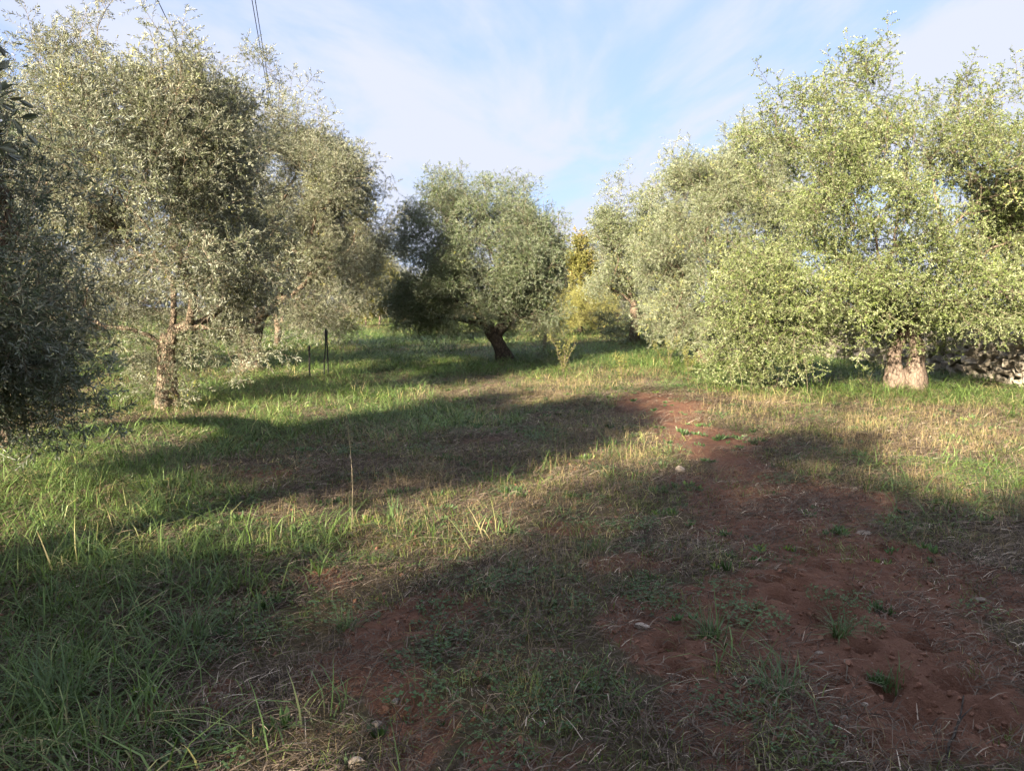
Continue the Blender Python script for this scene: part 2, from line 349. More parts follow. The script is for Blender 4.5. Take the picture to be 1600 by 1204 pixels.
def shoot(rng, L=0.55, nside=7, nleaf=7, ll=0.065, lw=0.013, droop=0.3, spread=0.9, stem=0.0035, fold=0.25, curl=0.05, opp=True, along=1.0):
    """a leafy shoot growing along +Z with side twigs"""
    b = Buf()
    ph = rng.uniform(0, 6.28); bend = np.array([math.cos(ph), math.sin(ph), 0]) * droop * rng.uniform(0.4, 1.2)
    def axis_pts(o, d, l, n, bnd): return [o + d * l * t + bnd * l * t * t for t in np.linspace(0, 1, n)]
    def leaves(pts, n):
        m = len(pts) - 1; ang = rng.uniform(0, 6.28)
        for i in range(n):
            t = (0.15 + 0.85 * (i + 0.5) / n) * m; j = min(int(t), m - 1); f = t - j
            p = pts[j] * (1 - f) + pts[j + 1] * f; d = unit(pts[j + 1] - pts[j])
            u = unit(np.cross(d, [0.2, 0.5, 0.84])); w = np.cross(d, u); ang += 1.57 + rng.uniform(-0.4, 0.4)
            for sgn in ((1, -1) if opp else (1,)):
                if rng.random() < 0.12: continue
                o = (math.cos(ang) * u + math.sin(ang) * w) * sgn
                dl = unit(d * rng.uniform(0.45, 1.0) + o * rng.uniform(0.5, 1.0) + rng.normal(0, 0.12, 3))
                sd = unit(np.cross(dl, rng.normal(0, 1, 3) * 0.5 + d))
                b.leaf(p, dl, sd, ll * rng.uniform(0.7, 1.2), lw * rng.uniform(0.8, 1.2), rng.random(), fold, curl * rng.uniform(0, 2))
        p = pts[-1]; d = unit(pts[-1] - pts[-2])
        for q in range(2): b.leaf(p, unit(d + rng.normal(0, 0.25, 3)), unit(np.cross(d, rng.normal(0, 1, 3))), ll * 0.8, lw, rng.random(), fold, curl)
    main = axis_pts(np.zeros(3), np.array([0, 0, 1.0]), L, 6, bend)
    b.tube(main, np.linspace(stem, stem * 0.35, 6)); leaves(main[2:], int(nleaf * along))
    for k in range(nside):
        t = 0.12 + 0.8 * (k + rng.random() * 0.6) / nside; j = min(int(t * 5), 4); o = main[j] + (main[j + 1] - main[j]) * (t * 5 - j)
        an = k * 2.4 + rng.uniform(-0.4, 0.4); d = unit(np.array([math.cos(an) * spread, math.sin(an) * spread, rng.uniform(0.35, 0.9)]))
        l = L * rng.uniform(0.35, 0.65) * (1.1 - 0.5 * t)
        bd = np.array([rng.normal(0, 0.15), rng.normal(0, 0.15), -droop * rng.uniform(0.0, 0.8)])
        pts = axis_pts(o, d, l, 4, bd); b.tube(pts, np.linspace(stem * 0.6, stem * 0.25, 4)); leaves(pts, nleaf)
    return b
def grass_patch(rng, n, r, lmin, lmax, wmin, wmax, lean, arch, clump=1):
    b = Buf(); cs = [rng.uniform(-r, r, 2) for _ in range(clump)] if clump > 1 else [np.zeros(2)]
    for i in range(n):
        c = cs[i % clump]; rr = r * (0.35 if clump > 1 else 1.0)
        a = rng.uniform(0, 6.28); q = rr * math.sqrt(rng.random()); o = np.array([c[0] + q * math.cos(a), c[1] + q * math.sin(a), -0.012])
        L = rng.uniform(lmin, lmax); ph = a + rng.normal(0, 1.2); h = np.array([math.cos(ph), math.sin(ph), 0]); ln = abs(rng.normal(0, lean)); ar = rng.uniform(0.1, 1) * arch
        pts = []
        for t in (0, 0.35, 0.7, 1.0):
            th = ln + ar * t; pts.append(o + L * t * (h * math.sin(th) + np.array([0, 0, math.cos(th)])))
        pts[3][2] = max(pts[3][2], 0.004); pts[2][2] = max(pts[2][2], 0.006)
        b.blade(pts, rng.uniform(wmin, wmax), rng.random(), np.array([-h[1], h[0], 0]) * 0.95 + h * rng.uniform(-0.3, 0.3))
    return b
def litter_patch(rng, n, r):
    b = Buf()
    for i in range(n):
        a = rng.uniform(0, 6.28); q = r * math.sqrt(rng.random()); o = np.array([q * math.cos(a), q * math.sin(a), rng.uniform(0.0, 0.02)])
        ph = rng.uniform(0, 6.28); h = np.array([math.cos(ph), math.sin(ph), 0]); L = rng.uniform(0.02, 0.12); up = rng.uniform(-0.05, 0.25)
        pts = [o + h * L * t + np.array([0, 0, up * L * t + 0.01 * math.sin(t * 3)]) for t in (0, 0.4, 0.75, 1)]
        b.blade(pts, rng.uniform(0.0016, 0.0045), rng.random(), np.array([-h[1], h[0], 0.4]))
    return b
def clover_patch(rng, n, r):
    b = Buf()
    for i in range(n):
        a = rng.uniform(0, 6.28); q = r * math.sqrt(rng.random()); h0 = rng.uniform(0.012, 0.055) * (1.15 - q / r * 0.5)
        c = np.array([q * math.cos(a), q * math.sin(a), h0]); ph = rng.uniform(0, 6.28); tilt = rng.normal(0, 0.3, 2)
        b.blade([np.array([c[0] * 0.8, c[1] * 0.8, -0.01]), c * 0.5 + np.array([c[0] * 0.4, c[1] * 0.4, 0]), c], 0.0016, 0.3, np.array([1.0, 0, 0]))
        s = rng.uniform(0.006, 0.013)
        for k in range(3):
            an = ph + k * 2.094; d = unit(np.array([math.cos(an), math.sin(an), tilt[0] * math.cos(an) + tilt[1] * math.sin(an) + 0.1]))
            b.leaf(c, d, np.array([-math.sin(an), math.cos(an), 0]), s, s * 0.95, rng.random(), 0.15)
    return b

# ------------------------------------------------------------------ scattering with geometry nodes; each scattered mesh carries its own source shapes
_groups = {}
def scatter_group(K):
    if K in _groups: return _groups[K]
    g = bpy.data.node_groups.new('scatter_%d' % K, 'GeometryNodeTree'); _groups[K] = g
    g.interface.new_socket('Geometry', in_out='INPUT', socket_type='NodeSocketGeometry'); g.interface.new_socket('Geometry', in_out='OUTPUT', socket_type='NodeSocketGeometry')
    gi = g.nodes.new('NodeGroupInput'); go = g.nodes.new('NodeGroupOutput')
    def attr(nm, ty):
        n = g.nodes.new('GeometryNodeInputNamedAttribute'); n.data_type = ty; n.inputs['Name'].default_value = nm; return n.outputs['Attribute']
    vid = attr('vid', 'INT')
    def sel(k):
        c = g.nodes.new('FunctionNodeCompare'); c.data_type = 'INT'; c.operation = 'EQUAL'
        ins = [s for s in c.inputs if s.type == 'INT']; g.links.new(vid, ins[0]); ins[1].default_value = k
        s = g.nodes.new('GeometryNodeSeparateGeometry'); s.domain = 'POINT'
        g.links.new(gi.outputs[0], s.inputs['Geometry']); g.links.new(c.outputs['Result'], s.inputs['Selection']); return s.outputs['Selection']
    g2i = g.nodes.new('GeometryNodeGeometryToInstance')
    for k in range(K): g.links.new(sel(k), g2i.inputs[0])
    iop = g.nodes.new('GeometryNodeInstanceOnPoints'); g.links.new(sel(-1), iop.inputs['Points']); g.links.new(g2i.outputs[0], iop.inputs['Instance'])
    iop.inputs['Pick Instance'].default_value = True
    g.links.new(attr('pick', 'INT'), iop.inputs['Instance Index'])
    e2r = g.nodes.new('FunctionNodeEulerToRotation'); g.links.new(attr('rot', 'FLOAT_VECTOR'), e2r.inputs[0]); g.links.new(e2r.outputs[0], iop.inputs['Rotation'])
    g.links.new(attr('scl', 'FLOAT_VECTOR'), iop.inputs['Scale']); g.links.new(iop.outputs[0], go.inputs[0])
    return g
def scatter_mesh(name, sources, pos, rot, scl, tint, mats, rng):
    K = len(sources); V = []; F = []; vid = []; tone = []; mi = []
    for k, b in enumerate(sources):
        o = len(V); V += list(b.V); F += [tuple(i + o for i in f) for f in b.F]; vid += [k] * len(b.V); tone += b.T; mi += b.M
    ns = len(V); n = len(pos)
    me = bpy.data.meshes.new(name); me.from_pydata([tuple(map(float, v)) for v in V], [], F)
    me.polygons.foreach_set('material_index', mi)
    me.vertices.add(n); co = np.zeros((ns + n, 3), np.float32); co[:ns] = np.array(V); co[ns:] = pos; me.vertices.foreach_set('co', co.ravel())
    def A(nm, ty, vals, key='value'):
        a = me.attributes.new(nm, ty, 'POINT'); a.data.foreach_set(key, vals)
    A('vid', 'INT', np.concatenate([np.array(vid), -np.ones(n)]).astype(np.int32))
    A('tone', 'FLOAT', np.concatenate([np.array(tone), np.zeros(n)]).astype(np.float32))
    A('tint', 'FLOAT', np.concatenate([np.zeros(ns), tint]).astype(np.float32))
    A('pick', 'INT', np.concatenate([np.zeros(ns), rng.integers(0, K, n)]).astype(np.int32))
    z3 = np.zeros((ns, 3)); A('rot', 'FLOAT_VECTOR', np.concatenate([z3, rot]).astype(np.float32).ravel(), 'vector')
    A('scl', 'FLOAT_VECTOR', np.concatenate([z3, scl]).astype(np.float32).ravel(), 'vector')
    for m in mats: me.materials.append(m)
    me.update(); return me
def add_scatter(o, K):
    md = o.modifiers.new('scatter', 'NODES'); md.node_group = scatter_group(K); o['kind'] = 'stuff'
def eulers(d, roll):
    d = d / (np.linalg.norm(d, axis=1, keepdims=True) + 1e-9)
    ref = np.where(np.abs(d[:, 2:3]) > 0.95, np.array([[1.0, 0, 0]]), np.array([[0, 0, 1.0]]))
    a = np.cross(ref, d); a /= np.linalg.norm(a, axis=1, keepdims=True) + 1e-9; b = np.cross(d, a)
    c, s = np.cos(roll)[:, None], np.sin(roll)[:, None]; a2 = a * c + b * s; b2 = -a * s + b * c
    return np.stack([np.arctan2(b2[:, 2], d[:, 2]), np.arcsin(np.clip(-a2[:, 2], -1, 1)), np.arctan2(a2[:, 1], a2[:, 0])], 1)

RS = np.random.default_rng(11)
OLIVE_SH = [shoot(RS, 0.60, 8, 8, 0.058, 0.0115, 0.30, 0.9) for _ in range(4)]
OLIVE_FAR = [shoot(RS, 0.70, 6, 5, 0.085, 0.022, 0.30, 0.9) for _ in range(3)]
BROAD_SH = [shoot(RS, 0.58, 8, 8, 0.042, 0.0165, 0.45, 0.9, fold=0.15) for _ in range(4)]
YELLOW_SH = [shoot(RS, 0.55, 5, 4, 0.12, 0.05, 0.5, 0.9, fold=0.15, curl=0.3) for _ in range(3)]
FEATHER_SH = [shoot(RS, 0.6, 12, 10, 0.05, 0.006, 0.35, 0.5, opp=True) for _ in range(3)]
SH = {'olive': (OLIVE_SH, M_OLIVE), 'pale': (OLIVE_SH, M_PALE_OLIVE), 'green': (OLIVE_SH, M_GREEN_OLIVE), 'palefar': (OLIVE_FAR, M_PALE_OLIVE), 'dark': (OLIVE_SH, M_OLIVE_SHADE), 'far': (OLIVE_FAR, M_OLIVE), 'broad': (BROAD_SH, M_BROAD), 'yellow': (YELLOW_SH, M_YELLOW), 'feather': (FEATHER_SH, M_FEATHER)}

# ------------------------------------------------------------------ trees
def tube_mesh(paths, sides_of):
    b = Buf()
    for pts, rad in paths: b.tube(pts, rad, sides_of(max(rad)), mat=0)
    return b
def trunk_mesh(pts, rad, rng, gnarl=0.16, sides=20, flare=0.55, rings=4):
    """a gnarled trunk: fluted, lumpy, flaring at the root"""
    pts = np.array(pts); n = len(pts); tt = np.linspace(0, n - 1, (n - 1) * rings + 1)
    C = np.stack([np.interp(tt, np.arange(n), pts[:, k]) for k in range(3)], 1); Rr = np.interp(tt, np.arange(n), rad)
    ph = rng.uniform(0, 6.28, 4); V = []; F = []
    for i, c in enumerate(C):
        f = i / (len(C) - 1)
        for j in range(sides):
            an = 2 * math.pi * j / sides; tw = an + f * 0.9
            lump = 1 + gnarl * (math.sin(3 * tw + ph[0]) * 0.6 + math.sin(5 * tw + ph[1] + f * 4) * 0.4 + math.sin(2 * tw + ph[2] - f * 6) * 0.5) + gnarl * 0.9 * (float(vnoise(np.array(an * 3.2 + 50), np.array(f * 9 + ph[3]), 4)) - 0.5)
            lump += flare * max(0, 1 - f * 3.2) ** 2 * (0.7 + 0.5 * math.sin(4 * an + ph[3]))
            V.append(c + Rr[i] * lump * np.array([math.cos(an), math.sin(an), 0.0]))
    for i in range(len(C) - 1):
        for j in range(sides):
            j2 = (j + 1) % sides; F.append((i * sides + j, i * sides + j2, (i + 1) * sides + j2, (i + 1) * sides + j))
    F.append(tuple((len(C) - 1) * sides + j for j in range(sides)))
    return V, F
def grow(base, trunk, lobes, ntar, rng, alpha=0.35, shell=0.5, step=0.22, wisp=0.24, holes=0.41):
    """limbs reach from the trunk to points spread through the crown's lobes; thickness follows the number of shoots carried"""
    pos = [np.array(p, float) for p in trunk]; par = [-1] + list(range(len(pos) - 1)); plen = [0.0]
    for i in range(1, len(pos)): plen.append(plen[-1] + np.linalg.norm(pos[i] - pos[i - 1]))
    L = np.array([l[:6] for l in lobes], float); w = np.array([l[6] if len(l) > 6 else 1.0 for l in lobes]) * (L[:, 3] * L[:, 4] * L[:, 5]) ** (2 / 3)
    w /= w.sum(); tg = []; sd = rng.uniform(0, 90)
    while len(tg) < ntar:
        k = rng.choice(len(L), p=w); d = rng.normal(0, 1, 3); d /= np.linalg.norm(d); r = shell + (1 - shell) * rng.random() ** 0.6
        if rng.random() < wisp: r *= rng.uniform(1.12, 1.45); d = d + np.array([0, 0, 0.35])
        p = L[k, :3] + d * L[k, 3:6] * r
        hole = 0.5 * vnoise(np.array(p[0] * 1.15 + sd), np.array(p[2] * 1.15), 8) + 0.5 * vnoise(np.array(p[1] * 1.15 + sd), np.array(p[2] * 1.1 + p[0] * 0.7), 9)
        if p[2] > 0.12 and hole > holes: tg.append(p)
    fork = pos[-1]; tg.sort(key=lambda p: np.linalg.norm(p - fork)); chains = []
    ntr = len(pos)
    for p in tg:
        A = np.array(pos); c = np.linalg.norm(A - p, axis=1) + alpha * np.array(plen)
        if ntr > 2 and p[2] > trunk[-1][2] * 0.9: c[:max(1, ntr - 2)] += 3.0
        i = int(np.argmin(c)); d = np.linalg.norm(A[i] - p)
        if d < 0.05: continue
        n = max(2, int(d / step)); q = A[i]; pr = par[i]; d0 = unit(A[i] - A[pr]) if pr >= 0 else np.array([0, 0, 1.0])
        mid = q + d0 * d * 0.28 + (p - q) * 0.36 + rng.normal(0, 0.05 * d, 3); last = i; ch = [i]
        for s in range(1, n + 1):
            t = s / n; v = q * (1 - t) ** 2 + 2 * mid * t * (1 - t) + p * t * t + (rng.normal(0, 0.018, 3) if s < n else 0)
            pos.append(v); par.append(last); plen.append(plen[last] + d / n); last = len(pos) - 1; ch.append(last)
        chains.append(ch)
    cnt = np.zeros(len(pos))
    for ch in chains: cnt[ch[-1]] += 1
    for i in range(len(pos) - 1, 0, -1): cnt[par[i]] += cnt[i]
    return np.array(pos), chains, np.maximum(cnt, 1), ntr
def tree(name, label, base, trunk, lobes, kind='olive', ntar=160, nsh=1800, r0=0.2, seed=1, tint=0.5, tvar=0.25, bark=None, group=None, cat='tree',
         scale=1.0, alpha=0.35, droop=0.2, tip=0.006, gnarl=0.16, flare=0.55, jitter=0.16, trunk_builder=None, shell=0.5, suckers=None, holes=0.41):
    rng = np.random.default_rng(seed); bz = gz(base[0], base[1]); t = thing(name, label, cat, (base[0], base[1], bz), group)
    bark = bark or M_BARK
    tr = [np.array(p, float) for p in trunk]
    pos, chains, cnt, ntr = grow(base, tr, lobes, ntar, rng, alpha, shell, holes=holes)
    rad = tip * cnt ** 0.47; k = r0 * 0.72 / max(rad[ntr - 1], 1e-6)
    rad = np.where(rad > 0.02, rad * (1 + (k - 1) * np.clip((rad - 0.02) / max(rad[ntr - 1] - 0.02, 1e-3), 0, 1)), rad)
    if trunk_builder: V, F = trunk_builder(rng)
    else:
        low = [tr[0] + np.array([0, 0, -0.12])] + tr[1:]; rr = np.linspace(r0, r0 * 0.8, len(low)); V, F = trunk_mesh(low, rr, rng, gnarl, 20, flare)
    link('trunk', mesh_from('trunk', V, F, smooth=True), bark, t)
    paths = [([pos[i] for i in ch], [min(rad[i], r0 * 0.7) if j else min(rad[ch[1]] * 1.1, r0 * 0.7) for j, i in enumerate(ch)]) for ch in chains]
    bb = tube_mesh(paths, lambda r: 8 if r > 0.05 else (5 if r > 0.015 else 3))
    link('limbs', mesh_from('limbs', bb.V, bb.F, smooth=True), bark, t)
    src, lm = SH[kind]
    cen = np.mean(np.array([l[:3] for l in lobes]), axis=0)
    ends = []
    for ch in chains:
        m = len(ch); ends.append(ch[max(1, int(m * 0.35)):])
    pk = rng.integers(0, len(ends), nsh); f = rng.random(nsh) ** 0.7
    idx = np.array([ends[a][int(b * (len(ends[a]) - 1e-6))] for a, b in zip(pk, f)])
    base_p = pos[idx] + rng.normal(0, jitter, (nsh, 3)) * scale
    prev = pos[[ends[a][max(0, len(ends[a]) - 3)] for a in pk]]; tipd = pos[[ends[a][-1] for a in pk]] - prev
    out = base_p - cen; out /= np.linalg.norm(out, axis=1, keepdims=True) + 1e-9
    tipd /= np.linalg.norm(tipd, axis=1, keepdims=True) + 1e-9
    d = out * 0.55 + tipd * 0.5 + rng.normal(0, 0.55, (nsh, 3)); low = np.clip((cen[2] - base_p[:, 2]) / 2.5, -0.6, 1)
    d[:, 2] += 0.35 - low * (0.4 + droop) - droop * 0.5
    ok = base_p[:, 2] > 0.08; base_p, d = base_p[ok], d[ok]; n = len(d)
    s = rng.uniform(0.7, 1.15, n) * scale
    if suckers:                                      # leafy shoots sprouting from the lower trunk
        z0, z1, m, sp = suckers; zz = rng.uniform(z0, z1, m); an = rng.uniform(0, 6.28, m); rr = r0 * 0.9
        tz = np.array([p[2] for p in tr]); ax = np.interp(zz, tz, [p[0] for p in tr]); ay = np.interp(zz, tz, [p[1] for p in tr])
        base_p = np.concatenate([base_p, np.stack([ax + rr * np.cos(an), ay + rr * np.sin(an), zz], 1)])
        d = np.concatenate([d, np.stack([np.cos(an), np.sin(an), rng.uniform(-0.2, 0.9, m)], 1)]); s = np.concatenate([s, rng.uniform(0.6, 1.1, m)]); n = len(d)
    rot = eulers(d, rng.uniform(0, 6.28, n))
    tn = np.clip(tint + rng.normal(0, tvar, n) + (fbm(base_p[:, 0] * 0.9 + 9, base_p[:, 2] * 0.9, seed) - 0.5) * 0.5, 0, 1)
    fo = link('foliage', scatter_mesh('foliage', src, base_p, rot, np.stack([s, s, s], 1), tn, [lm, M_STEM], rng), None, t); add_scatter(fo, len(src))
    return t
def px_lobes(base, lst):
    """crown lobes given by the sight lines through their centre and edge at the tree's own distance"""
    bz = gz(base[0], base[1]); out = []
    for l in lst:
        px, py, rx, ry = l[:4]; dY = l[4] if len(l) > 4 else 0.0; yy = base[1] + dY
        c = P(px, py, yy); a = max(0.12, rx * yy / FPX - 0.16); b = max(0.12, ry * yy / FPX - 0.20); dep = l[5] if len(l) > 5 and l[5] else a
        out.append((c[0] - base[0], dY, c[2] - bz, a, dep, b, l[6] if len(l) > 6 else 1.0))
    return out
def px_path(base, lst):
    bz = gz(base[0], base[1]); r = []
    for l in lst:
        yy = base[1] + (l[2] if len(l) > 2 else 0); c = P(l[0], l[1], yy); r.append((c[0] - base[0], yy - base[1], c[2] - bz))
    r[0] = (r[0][0], r[0][1], 0.0); return r

# left row
b = G(258, 640)
tree('olive_tree', 'tall olive tree with scaly pale trunk and suckers, second from the left edge', b,
     px_path(b, [(258, 640), (262, 590), (260, 545), (268, 520)]),
     px_lobes(b, [(205, 330, 150, 130, 0, 2.0), (165, 105, 42, 85, 0.3, 0.6, 0.5), (100, 145, 48, 70, 0.3, 0.6, 0.5), (235, 165, 42, 60, 0.1, 0.6, 0.5), (60, 200, 55, 70, 0.4, 0.8, 0.5), (200, 210, 110, 60, 0.2, 1.3, 0.8), (300, 220, 70, 100, 0.2, 1.2), (310, 420, 95, 75, -0.2, 1.5), (130, 420, 100, 80, 0, 1.5),
                  (335, 310, 65, 100, 0.3, 1.3), (200, 415, 120, 60, -0.8, 1.0), (325, 165, 36, 50, 0, 0.5, 0.4), (355, 510, 46, 36, 0.2, .4, .5), (165, 500, 62, 42, -0.2, .6, .6), (320, 495, 62, 36, 0.5, .6, .6)]),
     'olive', 250, 1950, 0.155, 3, 0.52, 0.22, M_BARK_SCALY, holes=0.45, gnarl=0.2, flare=0.6, suckers=(0.1, 1.05, 44, 0.5))
b = G(392, 578)
tree('olive_tree', 'dense rounded olive tree behind the scaly trunked one, right end of the left row', b,
     px_path(b, [(392, 578), (390, 550), (396, 520), (400, 500)]),
     px_lobes(b, [(440, 310, 110, 120, 0, 2.4), (422, 200, 32, 56, 0, 0.6, 0.5), (500, 230, 34, 52, 0.2, 0.6, 0.5), (505, 290, 70, 65, 0.2, 1.5), (560, 290, 30, 45, .2, .7, .5), (530, 380, 65, 100, 0, 1.8), (440, 430, 110, 70, -0.5, 2.0), (510, 478, 80, 42, 0, 1.4), (430, 490, 90, 42, -0.6, 1.4), (350, 480, 60, 50, -.4, 1.2), (370, 400, 70, 90, -0.6, 1.6), (400, 480, 60, 50, -.6, 1.0)]),
     'olive', 260, 2600, 0.26, 5, 0.5, 0.2, holes=0.43)
b = G(-16, 702)
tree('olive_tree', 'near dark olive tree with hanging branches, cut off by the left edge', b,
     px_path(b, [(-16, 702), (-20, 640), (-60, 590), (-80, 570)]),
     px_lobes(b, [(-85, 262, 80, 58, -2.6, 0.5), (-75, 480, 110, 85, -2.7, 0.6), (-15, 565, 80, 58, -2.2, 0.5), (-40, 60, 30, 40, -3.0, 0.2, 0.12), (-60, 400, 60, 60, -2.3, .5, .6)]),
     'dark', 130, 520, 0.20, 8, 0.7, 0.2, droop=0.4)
b = np.array(P(20, 575, 17.5)[:2])
tree('olive_tree', 'broad olive tree in the background between the dark near olive and the scaly trunk', b,
     [(0, 0, 0), (0.1, 0, 0.6), (0.05, 0, 1.3)],
     px_lobes(b, [(40, 330, 160, 120, 0, 2.2), (30, 190, 110, 80, 0, 1.6), (130, 300, 90, 120, 0, 1.8), (-80, 350, 140, 130, 0, 2), (40, 450, 170, 60, 0, 2), (150, 470, 90, 60, 0, 1.5)]), 'olive', 200, 2000, 0.24, 13, 0.5)
b = np.array([-9.0, 29.5])
tree('olive_tree', 'shaded olive tree at the far end of the left row, mostly hidden', b, [(0, 0, 0), (0.1, 0, 0.7), (0.0, 0, 1.4)],
     px_lobes(b, [(500, 420, 85, 70, 0, 2.2), (545, 420, 48, 70, 0, 1.8), (470, 360, 80, 90, 0, 2.2), (530, 470, 50, 35, 0, 1.4), (440, 480, 60, 36, -1, 1.4)]), 'far', 150, 1300, 0.12, 15, 0.42, 0.2)
# centre
b = G(792, 563)
tree('olive_tree', 'single round olive tree with dark leaning forked trunk in the middle of the grove', b,
     px_path(b, [(794, 566), (786, 548), (775, 530), (767, 512)]),
     px_lobes(b, [(760, 400, 105, 90, 0, 1.9), (790, 345, 80, 40, 0, 1.2), (745, 305, 34, 34, 0, .6, .5), (800, 300, 40, 32, 0, .6, .5), (668, 430, 52, 85, 0, 1.2), (642, 365, 28, 40, 0.1, 0.7), (822, 430, 50, 75, 0, 1.3), (700, 315, 35, 38, 0, 0.8), (735, 480, 105, 40, 0, 1.6), (660, 480, 48, 46, 0, 1.0), (700, 420, 60, 70, -.5, 1.2), (840, 385, 32, 45, 0, 0.8), (838, 490, 42, 36, 0, .8)]),
     'green', 340, 3300, 0.26, 21, 0.48, 0.2, M_BARK_DARK, scale=0.95, gnarl=0.2, flare=0.9, holes=0.28)
# right row
b = G(1415, 612)
def stump_trunk(rng):
    """old pruned trunk: two swollen lobes side by side with a cleft between"""
    V1, F1 = trunk_mesh([(0.14, 0, -0.12), (0.14, 0.0, 0.20), (0.17, 0.02, 0.50), (0.18, 0.0, 0.72), (0.06, 0.0, 1.15)], [0.25, 0.235, 0.14, 0.135, 0.11], rng, 0.17, 24, 0.15)
    V2, F2 = trunk_mesh([(-0.18, 0.06, -0.12), (-0.18, 0.06, 0.22), (-0.21, 0.05, 0.5), (-0.21, 0.04, 0.74), (-0.06, 0.05, 1.15)], [0.21, 0.19, 0.12, 0.115, 0.10], rng, 0.17, 24, 0.15)
    o = len(V1); return V1 + V2, F1 + [tuple(i + o for i in f) for f in F2]
tree('olive_tree', 'large yellow-green tree with swollen two-lobed pale trunk by the stone wall', b,
     [(0, 0.02, 0), (0.0, 0.02, 0.5), (0.0, 0.02, 0.9), (0.0, 0.02, 1.2)],
     px_lobes(b, [(1400, 340, 150, 130, 0, 2.3), (1275, 165, 44, 66, 0.3, 0.6, 0.36), (1335, 150, 40, 60, 0.3, 0.6, 0.36), (1400, 190, 36, 56, 0.2, 0.6, 0.3), (1462, 170, 46, 58, 0.3, 0.6, 0.36), (1360, 240, 120, 50, 0.2, 1.2, 0.6), (1520, 320, 110, 120, 0, 1.9), (1240, 310, 90, 95, 0.2, 1.5), (1195, 235, 56, 46, 0.4, 0.8, 0.5),
                  (1215, 455, 100, 80, -0.2, 1.4), (1250, 515, 60, 40, -0.4, 0.8, 0.8), (1340, 470, 130, 56, -0.6, 1.5), (1510, 462, 120, 56, -0.5, 1.5), (1562, 178, 36, 32, 0.2, 0.5, 0.22), (1600, 330, 60, 80, 0.2, 1.0, 0.8), (1185, 545, 70, 46, -0.5, 0.8, 1.2), (1410, 540, 16, 26, -0.3, 0.2, 0.6), (1590, 400, 60, 110, .2, 1.2)]),
     'broad', 340, 3000, 0.22, 31, 0.5, 0.2, M_BARK_PALE, holes=0.44, trunk_builder=stump_trunk, suckers=(0.45, 1.1, 26, 0.5))
b = np.array(P(1100, 556, 22.0)[:2])
tree('olive_tree', 'silvery olive tree to the left of the swollen trunk, branches hanging to the grass', b,
     px_path(b, [(1100, 556), (1102, 535), (1110, 515)]),
     px_lobes(b, [(1100, 400, 90, 95, 0, 2.2), (1075, 290, 40, 42, 0, 0.8, 0.5), (1120, 300, 60, 40, 0, 1.2, .6), (1185, 262, 60, 55, 0.3, 1.2, 0.7), (1170, 225, 34, 40, 0.3, 0.6, 0.4), (1045, 440, 50, 75, 0, 1.5), (1180, 370, 80, 90, 0, 2), (1100, 490, 70, 40, -0.3, 1.5), (1150, 510, 60, 45, -1.0, 1.2)]),
     'pale', 280, 2900, 0.26, 35, 0.58, 0.22)
b = np.array(P(990, 525, 33.0)[:2])
tree('olive_tree', 'pale wispy olive tree at the far end of the right row', b, [(0, 0, 0), (0.1, 0, 0.8), (0.0, 0, 1.5)],
     px_lobes(b, [(995, 390, 50, 75, 0, 1.8), (985, 295, 26, 30, 0, 0.8, 0.6), (960, 360, 30, 50, 0, 1.0), (1030, 380, 40, 70, 0, 1.6), (960, 450, 32, 50, 0, 1.0), (1010, 480, 50, 30, 0, 1.4), (985, 495, 46, 30, -.5, 1.2)]), 'palefar', 190, 1600, 0.22, 37, 0.6, 0.22)
# trees behind the camera: they stand in the same rows and shade the foreground
BACK = [(-4.35, 2.6, 3.9, 1.45, 1.9), (-9.7, -4.8, 3.8, 1.7, 0.8), (-7.2, -4.9, 3.85, 1.6, 0.8), (-5.0, -5.2, 6.2, 1.8, 0.8), (-1.9, -4.9, 4.6, 1.9, 1.0), (1.7, -5.6, 5.4, 1.9, 0.9), (5.0, -7.4, 5.0, 2.0, 0.9), (-6.3, -10.8, 6.4, 2.0, 0.9), (-2.9, -11.3, 6.4, 2.0, 0.9), (0.6, -11.8, 6.4, 2.0, 0.9)]
BACKLAB = 'olive tree behind the viewpoint that shades the foreground'
for q, (x, y, H, rr, bot) in enumerate(BACK):
    c = (H + bot) / 2; hh = (H - bot) / 2
    tree('olive_tree', BACKLAB, (x, y), [(0, 0, 0), (0.1, 0.05, 0.6), (0.05, 0, 1.2)],
         [(0, 0, c, rr * 0.8, rr * 0.8, hh * 0.75), (0.45 * rr, 0.2 * rr, c - 0.35 * hh, rr * 0.6, rr * 0.6, hh * 0.55), (-0.45 * rr, -0.2 * rr, c - 0.3 * hh, rr * 0.6, rr * 0.6, hh * 0.55), (0.1, -0.2, c + 0.5 * hh, rr * 0.55, rr * 0.55, hh * 0.42)],
         'far', 140, 1100, 0.22, 60 + q, 0.5, 0.2, holes=0.45, group='olive trees behind the viewpoint')

